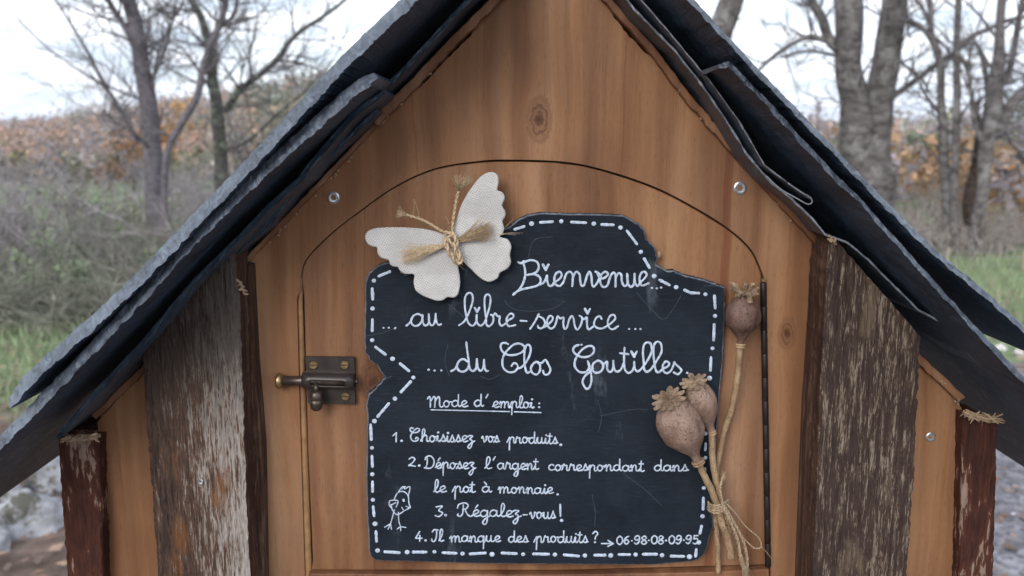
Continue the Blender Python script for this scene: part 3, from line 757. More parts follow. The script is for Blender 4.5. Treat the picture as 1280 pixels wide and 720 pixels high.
# ------------------------------------------------------------------ THE CABINET
cab = empty('wooden_cabinet', (0, 0.12, 0), 'brown wooden self-service cabinet with an arched door and a steep slate roof', 'cabinet')
def part(name, V, F, mat, parent=None, **k):
    o = mk(name, V, F, mat, parent or cab, **k); triangulate(o); return o
arch = [(377, 372), (376, 350), (382, 325), (410, 295), (445, 267), (495, 232), (545, 210), (600, 201), (640, 199.5), (705, 202), (755, 212), (815, 232), (865, 257), (910, 285), (940, 313), (955, 346)]
archs = [tuple(p) for p in cr([(a, b, 0) for a, b in arch], 6)]
archs = [(p[0], p[1]) for p in archs]
bot = 1010
# frame round the door, one piece with the gable
outer = [(141, bot), (132, 720), (122, 527)]
lg = [(122, 527), (200, 443), (310, 328), (390, 243), (470, 160), (515, 112), (560, 66), (625, 0), (693, -70)]
rg = [(693, -70), (755, 0), (810, 64), (860, 129), (920, 198), (1000, 285), (1060, 350), (1140, 440), (1202, 510)]
def wob(pts, amp, s=0):
    out = []
    for i, p in enumerate(resample([(a, b, 0) for a, b in pts], 5)):
        out.append((p.x + amp * n3(p.x * .11, p.y * .11, s) + amp * .6 * n3(p.x * .5, p.y * .5, s), p.y + amp * n3(p.y * .13, p.x * .1, s + 4)))
    return out
open_left = [(371, 372), (373, 450), (376, 560), (381, 720), (389, bot)]
open_right = [(957, 360), (959, 500), (963, 720), (967, bot)]
def gap(pts, y0, y1, d, sgn, sd):
    return [(x + sgn * d * .7 * k, y + d * .7 * k) for x, y in pts for k in [smooth(y0, y0 + 12, y) * (1 - smooth(y1 - 14, y1, y)) * (.75 + .8 * abs(n3(y * .13, sd, 0)))]]
frame_poly = [(141, bot), (132, 720)] + gap(wob(lg, 1.3, 2), 28, 118, 5.5, 1, 2) + gap(wob(rg, 1.3, 5), 4, 74, 5.5, -1, 6) + [(1199, 720), (1192, bot)] + list(reversed(open_right)) + list(reversed(archs[3:])) + open_left
V, F = slab(frame_poly, 0.0, 0.0055, 0)
part('front_panel', V, F, M_panel)
# door
def inset_arch(d_l, d_t):
    out = []
    n = len(archs)
    for i, (x, y) in enumerate(archs):
        a, b = archs[max(0, i - 1)], archs[min(n - 1, i + 1)]
        t = Vector((b[0] - a[0], b[1] - a[1])).normalized(); nn = Vector((-t.y, t.x))
        d = d_l + (d_t - d_l) * smooth(440, 640, x) * (1 - 0.35 * smooth(860, 950, x))
        out.append((x + nn.x * d, y + nn.y * d))
    return out
ia = inset_arch(1.2, 2.7)
ia = [(x, y + .7 * n3(x * .05, 1, 1) + .35 * n3(x * .25, 1, 3)) for x, y in ia]
door_poly = [(391, 700), (389.5, 712.5), (700, 713), (957, 706), (957, 600), (953, 500), (952, 360)] + list(reversed([p for p in ia if p[0] < 952 and not (p[0] < 400 and p[1] > 350)])) + [(380, 372), (382, 450), (385, 560)]
V, F = slab(door_poly, 0.0012, 0.0055, 0.0005)
door = part('door', V, F, M_door)
# rebate strip added behind the joint, so the gap shows dark brown, not black
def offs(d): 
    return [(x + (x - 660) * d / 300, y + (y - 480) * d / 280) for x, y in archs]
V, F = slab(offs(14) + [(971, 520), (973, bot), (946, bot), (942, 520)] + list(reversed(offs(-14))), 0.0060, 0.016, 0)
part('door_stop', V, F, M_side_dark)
# filler strip added in the left joint, stands in for the frame's lit edge
b = MB(); b.tube([P(x, y, 0.0030) for x, y in [(381, 312), (377, 340), (375.5, 380), (379, 500), (382, 600), (386, 720), (394, bot)]], [.0003, .0012, .0018, .0022, .0024, .0026, .003], 12)
b.build('bead', M_bead, cab, smooth=True)
# sill below the door
V, F = slab(wob([(386, 717.5), (520, 719), (700, 719), (880, 716), (962, 712)], 0.6, 9) + [(966, 800), (968, bot), (392, bot)], -0.004, 0.015, 0.0008)
part('sill_board', V, F, M_raw)
# box behind: sides, back, floor
b = MB()
xl, xr = P(150, 720).x, P(1185, 720).x; zb = P(640, bot).z
b.box((xl, 0.0152, zb), (xl + .012, 0.27, P(150, 500).z)); b.build('side_board', M_panel, cab)
b = MB(); b.box((xr - .012, 0.0152, zb), (xr, 0.27, P(1185, 500).z)); b.build('side_board', M_panel, cab)
b = MB(); b.box((xl + .012, 0.0152, zb), (xr - .012, 0.27, zb + .015)); b.build('floor_board', M_panel, cab)
V, F = slab([(141, bot), (132, 720)] + lg + rg[1:] + [(1199, 720), (1192, bot)], 0.0, 0.015)
V = [(v[0] * (0.96), v[1] + 0.271, v[2]) for v in V]
part('back_panel', V, F, M_panel)

# weathered boards in front of the frame
def rough_board(name, face, yf, yb, mat_f, mat_s, amp_edge, seed, disp):
    """face outline as left/right edge polylines, from top to bottom"""
    L, Rr = face
    rows = 240; cols = 60
    def at(pl, t):
        ys = pl[0][1] + (pl[-1][1] - pl[0][1]) * t
        for (x0, y0), (x1, y1) in zip(pl, pl[1:]):
            if y0 <= ys <= y1 or (x1, y1) == pl[-1]:
                k = (ys - y0) / (y1 - y0); return (x0 + (x1 - x0) * k, ys)
    V, F, mi = [], [], []
    for j in range(rows + 1):
        t = j / rows; l, r = at(L, t), at(Rr, t)
        je = amp_edge * n3(t * 60, seed, 0) + amp_edge * .7 * n3(t * 17, seed, 4); jr = amp_edge * n3(t * 60, seed, 9) + amp_edge * .7 * n3(t * 19, seed, 2)
        for i in range(cols + 1):
            u = i / cols; px, py = l[0] + je + (r[0] + jr - l[0] - je) * u, l[1] + (r[1] - l[1]) * u
            py += (1.8 * n3(u * 19, seed, 3) + 1.2 * n3(u * 60, seed, 6)) if j == 0 else 0
            q = P(px, py, yf)
            fur = disp * (.8 * n3(q.x * 420, q.z * 24, seed) + .7 * n3(q.x * 1000, q.z * 70, seed) + .4 * n3(q.x * 1500, q.z * 180, seed + 3))
            edge = 0.0012 * (max(0, 1 - u * 14) ** 2 + max(0, 1 - (1 - u) * 14) ** 2) * (1 + n3(q.z * 300, u * 3, seed))
            V.append((q.x, yf + fur + edge, q.z))
    W = cols + 1
    for j in range(rows):
        for i in range(cols): a = j * W + i; F.append((a, a + W, a + W + 1, a + 1)); mi.append(0)
    k = len(V); loop = [i for i in range(W)] + [j * W + cols for j in range(1, rows + 1)] + [rows * W + i for i in range(cols - 1, -1, -1)] + [j * W for j in range(rows - 1, 0, -1)]
    steps = 5
    for s in range(1, steps + 1):
        for m_, idx in enumerate(loop):
            v = V[idx]; y = yf + 0.0012 + (yb - yf - 0.0012) * s / steps
            j = 0.0006 * n3(v[2] * 260, y * 500, seed) * (0 if s == steps else 1)
            V.append((v[0] + j, y, v[2]))
    n = len(loop)
    for s in range(steps):
        for m_ in range(n):
            A = (lambda q: loop[q % n]) if s == 0 else (lambda q: k + (s - 1) * n + q % n)
            B = lambda q: k + s * n + q % n
            F.append((A(m_), A(m_ + 1), B(m_ + 1), B(m_))); mi.append(1)
    o = mk(name, V, F, [mat_f, mat_s], cab)
    o.data.polygons.foreach_set('material_index', mi)
    bm = bmesh.new(); bm.from_mesh(o.data); bmesh.ops.recalc_face_normals(bm, faces=bm.faces); bm.to_mesh(o.data); bm.free()
    return o
bl = rough_board('weathered_board', ([(177, 435), (184, 540), (197, 720), (217, bot)], [(291, 312), (299, 380), (305, 560), (312, 720), (322, bot)]), -0.030, -0.0003, M_board_l, M_board_side, 1.3, 3.3, 0.0010)
bl['label'] = 'left weathered board with peeling grey and brown paint'
br = rough_board('weathered_board', ([(1039, 293), (1034, 330), (1028, 450), (1017, 720), (1003, bot)], [(1152, 422), (1150, 440), (1143, 600), (1134, 720), (1118, bot)]), -0.030, -0.0003, M_board_r, M_board_side, 1.6, 8.1, 0.0012)
br['label'] = 'right weathered board with dark flaking brown paint'
# inner dark slats the boards are nailed to
b = MB(); V, F = slab([(299, 330), (312, 332), (318, 450), (327, 560), (330, 720), (338, bot), (325, bot), (312, 720), (304, 500)], -0.012, -0.0004, 0.001); b.add(V, F); o = b.build('slat', M_board_side, cab); triangulate(o)
V, F = slab([(1022, 330), (1030, 318), (1026, 460), (1017, 720), (1006, bot), (992, bot), (1001, 720), (1010, 500)], -0.012, -0.0004, 0.001)
part('slat', V, F, M_board_side)
# corner posts reaching the ground
def post(face, yf, yb, seed):
    q = rough_board('corner_post', face, yf, yb, M_post, M_post, 0.8, seed, 0.00035)
    return q
p1 = post(([(72, 546), (76, 620), (83, 720), (104, bot)], [(123, 546), (126, 620), (129, 720), (139, bot)]), -0.010, 0.030, 4.4)
p2 = post(([(1205, 517), (1203, 600), (1200, 720), (1193, bot)], [(1247, 530), (1246, 600), (1242, 720), (1232, bot)]), -0.010, 0.030, 6.2)
for px in (121, 1213):
    x = P(px, bot).x
    for y in (-0.008, 0.245):
        b = MB(); b.box((x - .014, y, -0.05), (x + .014, y + .03, zb - 0.002)); b.build('cabinet_leg', M_post, cab)

# splintered ends
def splinters(px0, py0, px1, py1, y, n, L, seed, mat=M_splint, spread=1.0, name='splinter'):
    r2 = random.Random(seed); b = MB()
    for _ in range(n):
        t = r2.random(); p = P(px0 + (px1 - px0) * t, py0 + (py1 - py0) * t + r2.uniform(-3, 3), y - r2.uniform(0, .006))
        a = r2.uniform(-1, 1) * spread; d = Vector((math.cos(a), r2.uniform(-.6, .2), math.sin(a) * .6 + r2.uniform(-.4, .2))).normalized() * r2.uniform(.3, 1) * L
        if r2.random() < .5: d.x *= -1
        b.tube([p - d * .5, p + Vector((0, 0, r2.uniform(-.001, .001))), p + d * .5], [.0004, .0008, .0001], 4)
    o = b.build(name, mat, cab); o['kind'] = 'stuff'
splinters(1205, 519, 1250, 524, -0.012, 70, 0.012, 3)
splinters(75, 549, 122, 546, -0.012, 60, 0.006, 4)
splinters(1036, 296, 1046, 304, -0.031, 14, 0.003, 5, spread=1.5)
splinters(296, 352, 308, 368, -0.022, 16, 0.005, 6, spread=1.5)
for sd, (x0, y0, x1, y1) in enumerate([(472, 158, 545, 84), (330, 312, 440, 196), (842, 104, 990, 276), (1170, 470, 1200, 505)]):
    splinters(x0, y0, x1, y1, -0.001, 16, 0.0018, 20 + sd, spread=1.2)

# roof boards (plywood under the slates)
def strip(name, pts, thick_px, yf, yb, mat, amp=0.8, seed=0, bevel=0.0006):
    top = wob(pts, amp, seed); low = []
    for i, (x, y) in enumerate(top):
        a, b_ = top[max(0, i - 1)], top[min(len(top) - 1, i + 1)]
        t = Vector((b_[0] - a[0], b_[1] - a[1])).normalized(); nn = Vector((-t.y, t.x))
        if nn.y < 0: nn = -nn
        tp = thick_px if isinstance(thick_px, (int, float)) else thick_px[0] + (thick_px[1] - thick_px[0]) * i / (len(top) - 1)
        low.append((x + nn.x * tp * (1 + .2 * n3(x * .1, y * .1, seed)), y + nn.y * tp * (1 + .2 * n3(x * .1, y * .1, seed))))
    V, F = slab(top + list(reversed(low)), yf, yb, bevel)
    return part(name, V, F, mat)
strip('roof_board', [(700, -92), (640, -30), (620, -9), (560, 50), (505, 108), (463, 148)], (11, 12), -0.008, 0.30, M_raw, 1.0, 1)
strip('roof_board', [(468, 153), (390, 235), (310, 318), (200, 436), (113, 519)], (6, 9), -0.004, 0.30, M_raw, 0.8, 2)
strip('roof_board', [(690, -84), (762, -5), (818, 58), (868, 124), (928, 192), (1008, 278), (1040, 314), (1150, 442), (1208, 497)], (9, 10), -0.006, 0.30, M_raw, 1.3, 3)

# slates
def slate(name, pts, yf, thick, bev, seed, mats=(None, None), yb=0.30, jag=0.0008, wave=0.0, tail=None, step=3.0, undul=0.0006, jy=0.0010):
    top = resample([(a, b_, 0) for a, b_ in pts], step)
    n = len(top); Q = [P(p.x, p.y, yf + bev) for p in top]
    V, F, mi = [], [], []
    prof = [(0.30, 0.0, 0), (0.12, 0.0, 0), (0.03, 0.0, 0), (0.0, 0.0, 1), (-0.34, -0.34, 1), (-0.68, -0.7, 1), (-1.0, -1.0, 2), (0.04, -1.0, 3), (0.12, -1.0, 3), (0.34, -1.0, 3)]
    for i in range(n):
        a, b_ = Q[max(0, i - 2)], Q[min(n - 1, i + 2)]
        t = Vector((b_.x - a.x, 0, b_.z - a.z)).normalized(); nn = Vector((-t.z, 0, t.x))
        if nn.z < 0: nn = -nn
        q = Q[i]; s = i * step * 0.0005
        e = min(i, n - 1 - i) / 5.0; end = min(1.0, 0.25 + e) if e < 1 else 1.0; end = 0.7 + 0.3 * end
        for k, (yy, dn, kind) in enumerate(prof):
            if kind == 0 or kind == 3:
                y = yf + bev + yy if yy >= 0.1 or kind == 0 else yf + yy
                if yy >= .3: y = yb
                y += 0.5 * jy * n3(s * 120, seed, 1) if yy < .1 else 0
                off = dn * thick * end + undul * (n3(s * 30, y * 18, seed) + .5 * n3(s * 110, y * 70, seed + 4)) * (1 if yy < .2 else .3)
            else:
                y = yf + bev + yy * bev + jy * (n3(s * 120, k * .9, seed) + .7 * n3(s * 420, k * 1.7, seed + 2))
                off = dn * thick * end + jag * (n3(s * 150, k * .7, seed + 5) + .6 * n3(s * 520, k * 1.3, seed + 7)) * (.5 if k == 3 else 1)
            V.append(q + nn * off + Vector((0, y - q.y, 0)) + Vector((0, 0, wave * n3(s * 22, 0, seed) * (1 if y < .02 else 0))))
    m = len(prof)
    for i in range(n - 1):
        for k in range(m):
            a, b_ = i * m + k, i * m + (k + 1) % m
            F.append((a, b_, b_ + m, a + m)); mi.append(1 if k in (3, 4, 5) else 0)
    F.append(tuple(range(m - 1, -1, -1))); F.append(tuple((n - 1) * m + k for k in range(m))); mi += [1, 1]
    o = mk(name, V, F, [mats[0] or M_slate, mats[1] or M_slate_edge], cab)
    o.data.polygons.foreach_set('material_index', mi)
    bm = bmesh.new(); bm.from_mesh(o.data); bmesh.ops.recalc_face_normals(bm, faces=bm.faces)
    bmesh.ops.triangulate(bm, faces=[f for f in bm.faces if len(f.verts) > 4]); bm.to_mesh(o.data); bm.free()
    return o
fe_ = (M_felt, M_felt_edge)
# left slope: top slate, lower slate, thin layers under them
slate('roof_slate', [(600, -100), (560, -60), (500, 0), (445, 52), (400, 98), (333, 172), (268, 240), (208, 302), (167, 345), (113, 396), (55, 446), (25, 476), (10, 500)], -0.088, 0.0072, 0.006, 2.2, jag=.0011)
slate('roof_slate', [(473, 97), (467, 91), (455, 95), (430, 113), (380, 158), (330, 203), (280, 252), (232, 300), (175, 363), (125, 416), (55, 488), (0, 545), (-60, 606), (-130, 678), (-192, 742)], -0.084, 0.0066, 0.006, 5.1, jag=.0011)
slate('roof_slate', [(700, -120), (640, -55), (590, -10), (540, 45), (500, 88), (455, 130), (430, 152), (400, 185)], -0.030, 0.003, 0.001, 7.5, (M_felt, M_felt), jag=.0002, undul=.0006, jy=.0006)
slate('roof_slate', [(478, 112), (440, 140), (385, 205), (372, 222), (335, 255), (300, 292), (240, 350), (175, 428), (120, 486), (76, 536)], -0.048, 0.0035, 0.002, 9.1, (M_felt, M_felt), jag=.0002, undul=.0006, jy=.0006)
slate('roof_slate', [(470, 136), (420, 182), (366, 236), (330, 282), (300, 305), (240, 372), (170, 445), (118, 500), (70, 545)], -0.026, 0.003, 0.001, 12.1, (M_felt, M_felt), jag=.0002, undul=.0006, jy=.0006)
# right slope
slate('roof_slate', [(770, -140), (830, -42), (868, 0), (905, 40), (950, 88), (1000, 140), (1050, 192), (1110, 254), (1170, 313), (1232, 364), (1280, 407), (1340, 458)], -0.088, 0.0032, 0.0026, 15.3)
slate('roof_slate', [(897, 81), (911, 76), (925, 90), (960, 125), (1000, 170), (1040, 213), (1080, 252), (1120, 298), (1160, 342), (1200, 386), (1240, 430), (1282, 474), (1340, 536), (1440, 644), (1530, 740)], -0.084, 0.0030, 0.0026, 18.4, jag=.0008)
slate('roofing_membrane', [(720, -110), (770, -38), (802, 0), (848, 52), (886, 98), (927, 156), (957, 206), (990, 231), (1013, 248)], -0.045, 0.0008, 0.0004, 22.0, fe_, jag=.0002, undul=.0009, jy=.001, wave=.0008)
b = MB(); b.tube([P(x, y, -0.0452) for x, y in cr([(985, 229, 0), (1003, 241, 0), (1013, 247, 0), (1015, 253, 0), (1009, 255, 0), (996, 248, 0), (975, 236, 0), (958, 220, 0)], 5) for x, y in [(x, y)]] if False else [P(v.x, v.y, -0.0452) for v in cr([(985, 229, 0), (1003, 241, 0), (1013, 247, 0), (1015, 253, 0), (1009, 255, 0), (996, 248, 0), (975, 236, 0), (958, 220, 0)], 5)], .00045, 6)
b.build('membrane_fold', M_felt_edge, cab, smooth=True)
slate('roofing_membrane', [(700, -110), (760, -34), (794, 12), (844, 60), (877, 104), (907, 148), (936, 194), (965, 228), (990, 247), (1015, 271), (1032, 292), (1060, 302), (1085, 322), (1120, 358), (1148, 386), (1182, 404), (1212, 441), (1250, 476), (1290, 512)], -0.034, 0.0012, 0.0004, 25.0, fe_, jag=.0002, undul=.0012, jy=.0012, wave=.001)
# second course of slates further back keeps the roof whole behind the front ones
for sx, pl in ((1, [(693, -120), (640, -60), (400, 165), (200, 372), (30, 548)]), (2, [(693, -120), (760, -40), (920, 150), (1100, 350), (1270, 530)])):
    top = [P(x, y, 0.02) for x, y in pl]; b = MB()
    V = [(p.x, 0.012, p.z) for p in top] + [(p.x, 0.55, p.z) for p in top] + [(p.x, 0.55, p.z - .004) for p in top] + [(p.x, 0.012, p.z - .004) for p in top]
    m = len(top); F = []
    for k in range(4):
        for i in range(m - 1): F.append((k * m + i, k * m + i + 1, ((k + 1) % 4) * m + i + 1, ((k + 1) % 4) * m + i))
    V = [(x, y - 0.2 if y > .5 else y, z + 0.006) for x, y, z in V]
    mk('roof_slate', V, F, M_slate, cab)

# screws
def disc(b, c, r, y0, y1, n=20, dome=0.0):
    V = [(c.x + r * math.cos(2 * math.pi * k / n), y1, c.z + r * math.sin(2 * math.pi * k / n)) for k in range(n)]
    V += [(c.x + r * .92 * math.cos(2 * math.pi * k / n), y0 + dome, c.z + r * .92 * math.sin(2 * math.pi * k / n)) for k in range(n)]
    V += [(c.x + r * .55 * math.cos(2 * math.pi * k / n), y0, c.z + r * .55 * math.sin(2 * math.pi * k / n)) for k in range(n)]
    F = []
    for q in (0, n):
        for k in range(n): F.append((q + k, q + (k + 1) % n, q + n + (k + 1) % n, q + n + k))
    F.append(tuple(2 * n + k for k in range(n)))
    b.add(V, F)
def torx(px, py, rpx, y=0.0):
    c = P(px, py, y); r = rpx * PM(y); b = MB()
    n = 24; V, F = [], []
    prof = [(1.0, 0.0, 0), (1.0, -0.0006, 0), (.80, -0.0009, 0), (.72, -0.0003, 0), (.46, -0.0002, 1), (.38, 0.0009, 1), (0.05, 0.001, 1)]
    for (q, dy, st) in prof:
        for k in range(n):
            a = 2 * math.pi * k / n; s = 1 + (.16 * math.cos(6 * a) if st else 0)
            V.append((c.x + r * q * s * math.cos(a), y + dy, c.z + r * q * s * math.sin(a)))
    for i in range(len(prof) - 1):
        for k in range(n): F.append((i * n + k, i * n + (k + 1) % n, (i + 1) * n + (k + 1) % n, (i + 1) * n + k))
    F.append(tuple((len(prof) - 1) * n + k for k in range(n)))
    b.add(V, F); b.build('screw', M_zinc, cab)
torx(417, 247, 7.5); torx(925, 235, 8); torx(1163, 546, 6.5); torx(251, 602, 3.6, -0.0305)
# piano hinge
b = MB(); hx = [(954, 352), (955.5, 470), (957.5, 590), (960, 708)]
hp = [P(x, y, -0.0005) for x, y in hx]
b.tube(hp, .0011, 8); hinge = b.build('hinge', M_hinge, cab, smooth=True)
for k in range(12):
    y0 = 353 + k * 29.6; y1 = min(708, y0 + 29.3)
    f = lambda y: P(954 + (y - 352) / 356 * 6, y, -0.0008)
    b = MB(); b.tube([f(y0), f(y0 + .6), f(y1 - .6), f(y1)], [.0018, .0020, .0020, .0018], 12); b.build('knuckle', M_hinge, hinge, smooth=True)
b = MB(); c = P(954, 350, -.001); disc(b, c, .0013, -.0022, -.0004); b.build('pin_head', M_brass, hinge)

# barrel bolt
V, F = slab([(381, 446), (443, 446.5), (444.5, 505.5), (384.5, 504), (383, 470)], -0.0022, -0.0002, 0.0003)
bolt = part('barrel_bolt', V, F, M_bronze)
def cyl(name, pts, r, mat, parent, n=20):
    b = MB(); b.tube([P(x, y, yy) for x, y, yy in pts], r, n); return b.build(name, mat, parent, smooth=False)
V, F = slab([(381, 463.8), (443, 464.8), (443, 467.8), (381, 466.8)], -0.0034, -0.0023, 0.0002); part('fold', V, F, M_bronze2, bolt)
# open barrel: a tube with a long slot in its front lower side
b = MB(); c0, c1 = P(379, 475, -.0045), P(443.5, 477, -.0045); n = 28; rB = .0045; V, F = [], []
xs = [0, .17, .22, .78, .83, 1.0]
for t in xs:
    c = c0.lerp(c1, t)
    for k in range(n): a = 2 * math.pi * k / n; V.append((c.x, c.y - rB * math.cos(a), c.z + rB * math.sin(a)))
for i in range(len(xs) - 1):
    for k in range(n):
        if i in (1, 2, 3) and k in (26, 27, 0): continue
        F.append((i * n + k, i * n + (k + 1) % n, (i + 1) * n + (k + 1) % n, (i + 1) * n + k))
b.add(V, F); o = b.build('barrel', M_bronze, bolt, smooth=True)
sm = o.modifiers.new('thick', 'SOLIDIFY'); sm.thickness = .0008
b = MB(); r_ = P(352, 476, -.0045); b.tube([r_, P(379, 476, -.0045), P(441, 477.5, -.0045)], .0032, 20); b.build('rod', M_bronze2, bolt, smooth=True)
b = MB(); b.tube([P(345.5, 476, -.0045), P(346.5, 476, -.0045), P(349, 476, -.0045), P(351, 476, -.0045), P(354, 476, -.0045)], [.0035, .0047, .0054, .0050, .0036], 24); b.build('rod_end', M_brass, bolt, smooth=True)
cyl('end_pin', [(443, 477, -.0045), (447, 477, -.0045)], .0018, M_bronze, bolt)
b = MB(); K = lambda y: P(395.5, y, -.0105)
b.tube([P(395, 478, -.006), P(395, 484, -.0095), P(395.5, 489, -.0105)], .0016, 12)
b.tube([K(487.5), K(488.5), K(491), K(495), K(498.5), K(499.4), K(500.3), K(505), K(510), K(512.6), K(513.8)], [.0008, .0026, .0038, .0041, .0041, .0036, .0041, .0041, .0036, .0024, .0006], 24)
b.build('knob', M_bronze2, bolt, smooth=True)
for (x, y, ang) in ((392, 456, .0), (431, 456, .05), (432, 495, -.15)):
    c = P(x, y, -.0022); r = .0030; b = MB()
    for sg in (-1, 1):
        pts = []
        for k in range(13):
            a = math.pi * k / 12; pts.append((r * math.cos(a), sg * (r * math.sin(a)) ))
        pts = [(p, max(abs(q), .00035) * sg) for p, q in pts]
        rot = lambda p, q: (c.x + p * math.cos(ang) - q * math.sin(ang), c.z + p * math.sin(ang) + q * math.cos(ang))
        V = [(rot(p, q)[0], -.0023, rot(p, q)[1]) for p, q in pts] + [(rot(p * .8, q * .8 if abs(q) > .0004 else q)[0], -.0034, rot(p * .8, q * .8 if abs(q) > .0004 else q)[1]) for p, q in pts]
        m = len(pts); F = [(i, (i + 1) % m, m + (i + 1) % m, m + i) for i in range(m)] + [tuple(range(m, 2 * m))]
        b.add(V, F)
    b.build('screw', M_brass, bolt)

# ------------------------------------------------------------------ SIGN
YS = -0.0068
right_top = [(637, 283), (648, 274), (659, 269), (674, 266), (708, 267), (763, 268), (779, 269), (785.5, 272), (799, 281), (805.5, 288), (808, 298), (819, 310), (822, 321), (820, 331), (825.5, 333), (834, 339), (843, 338), (852, 343), (874, 348), (890, 353), (906.5, 359)]
right = [(906, 400), (904, 448), (900, 490), (896, 550), (890, 615), (891, 640), (892, 658), (887, 673), (885, 684), (881, 693), (874, 699), (867, 702), (817, 706.5), (700, 706), (596, 705), (502, 702)]
left = [(480, 702), (469, 701), (463, 697), (461, 689), (458.5, 640), (457.5, 595), (458.5, 540), (459, 522), (458, 507), (460, 493), (471, 483.5), (481, 472), (471, 457), (461, 450), (456, 439), (455, 422), (456, 385), (456, 355), (461, 341), (472, 332), (480, 329), (540, 318), (610, 296)]
outl = []
for i, p in enumerate(resample([(a, b_, 0) for a, b_ in right_top + right + left + [right_top[0]]], 2.2)[:-1]):
    rough = 1.5 if (p.y < 360 and p.x > 780) or (p.x < 500 and 430 < p.y < 520) else 0.55
    outl.append((p.x + rough * n3(p.x * .21, p.y * .21, 3), p.y + rough * n3(p.x * .23, p.y * .2, 8)))
V, F = slab(outl, YS, -0.0004, 0.0009, rough=.0004)
M_sign2 = [M_sign, M_sign_edge]
sg_base = P(670, 706, -0.003)
sign = empty('slate_sign', sg_base, 'dark slate sign with white handwriting and a dashed border, hung on the cabinet door', 'sign')
so = mk('slate_plate', V, F, M_sign2, sign)
so.data.polygons.foreach_set('material_index', [1 if i < len(outl) else 0 for i in range(len(so.data.polygons))]); triangulate(so)

def ribbon(b, pts, w, dome=0.00013, y=YS, jit=0.32):
    """domed stroke of a paint marker, pts in photo pixels"""
    pts = [Vector((p[0], p[1])) for p in pts]
    if len(pts) == 1: pts = [pts[0] - Vector((.05, 0)), pts[0] + Vector((.05, 0))]
    q = [pts[0]]
    for p in pts[1:]:
        if (p - q[-1]).length > 0.12: q.append(p)
    if len(q) < 2: q = [pts[0], pts[0] + Vector((.15, 0))]
    ww = [w * .5 * (1 + jit * n3(p.x * .35, p.y * .35, 1)) for p in q]
    L, Rr = [], []
    rows = []
    t0 = (q[1] - q[0]).normalized(); t1 = (q[-1] - q[-2]).normalized()
    for s in (-.98, -.8, -.45): 
        rows.append((q[0] + t0 * s * ww[0], t0, ww[0] * math.sqrt(1 - s * s)))
    for i, p in enumerate(q):
        a, c = q[max(0, i - 1)], q[min(len(q) - 1, i + 1)]; rows.append((p, (c - a).normalized() if (c - a).length > 0 else t0, ww[i]))
    for s in (.45, .8, .98):
        rows.append((q[-1] + t1 * s * ww[-1], t1, ww[-1] * math.sqrt(1 - s * s)))
    V, F = [], []
    for (p, t, h) in rows:
        nn = Vector((-t.y, t.x)); hh = dome * min(1, h / (w * .5) + .05)
        for u, e in ((-1, -0.00003), (-.55, hh * .8), (0, hh), (.55, hh * .8), (1, -0.00003)):
            V.append(P(p.x + nn.x * h * u, p.y + nn.y * h * u, y - e))
    for i in range(len(rows) - 1):
        for k in range(4): F.append((i * 5 + k, (i + 1) * 5 + k, (i + 1) * 5 + k + 1, i * 5 + k + 1))
    b.add(V, F)
def strokes(b, st, ox, oy, sc_, w):
    for s in st:
        q = [(ox + x / sc_, oy + y / sc_, 0) for x, y in s]
        ribbon(b, cr(q, 5) if len(q) > 2 else resample(q, 2) if len(q) == 2 else q, w)
def heart(b, x, y, s):
    ribbon(b, [(x - s * .55, y - s * .5), (x, y + s * .5)], s * .62); ribbon(b, [(x + s * .55, y - s * .5), (x, y + s * .5)], s * .55)
def text_part(b, words):
    o = b.build('handwriting', M_paint, so, smooth=True); o['label'] = 'white handwriting reading ' + words
# line 1
b = MB()
strokes(b, [[(50, 82), (72, 90), (95, 74)], [(88, 78), (102, 130), (106, 180), (92, 240), (62, 295), (10, 342)], [(14, 336), (60, 305), (120, 290), (200, 270), (228, 238), (220, 200), (175, 178), (115, 185)], [(95, 84), (150, 65), (200, 80), (214, 120), (195, 160), (150, 180)],
            [(213, 262), (250, 248), (270, 215), (280, 185), (283, 235), (300, 272), (332, 262)], [(330, 250), (380, 215), (398, 182), (380, 158), (350, 175), (338, 215), (348, 258), (370, 272)],
            [(385, 272), (412, 240), (432, 180), (460, 158), (485, 180), (486, 230), (482, 272)], [(484, 215), (510, 160), (540, 178), (546, 230), (556, 270), (578, 262), (600, 190), (620, 158), (635, 195), (640, 255), (655, 278), (685, 240), (703, 185), (685, 165), (670, 158)],
            [(683, 168), (697, 200), (725, 212), (752, 198), (768, 176), (748, 158), (716, 180), (704, 232), (725, 278), (762, 268), (785, 200), (808, 166), (828, 182), (829, 230), (828, 275)], [(830, 205), (852, 168), (875, 185), (880, 240), (902, 274), (926, 245), (921, 176)], [(922, 190), (926, 245), (948, 278), (976, 255), (981, 176)],
            [(981, 190), (984, 245), (1005, 272), (1026, 245), (1060, 212), (1078, 180), (1058, 157), (1030, 175), (1020, 225), (1040, 268), (1092, 250)],
            [(1120, 288)], [(1158, 291)], [(1193, 285)]], 640, 315, 6.4, 2.9)
heart(b, 640 + 270 / 6.4, 315 + 122 / 6.4, 6); text_part(b, 'Bienvenue')
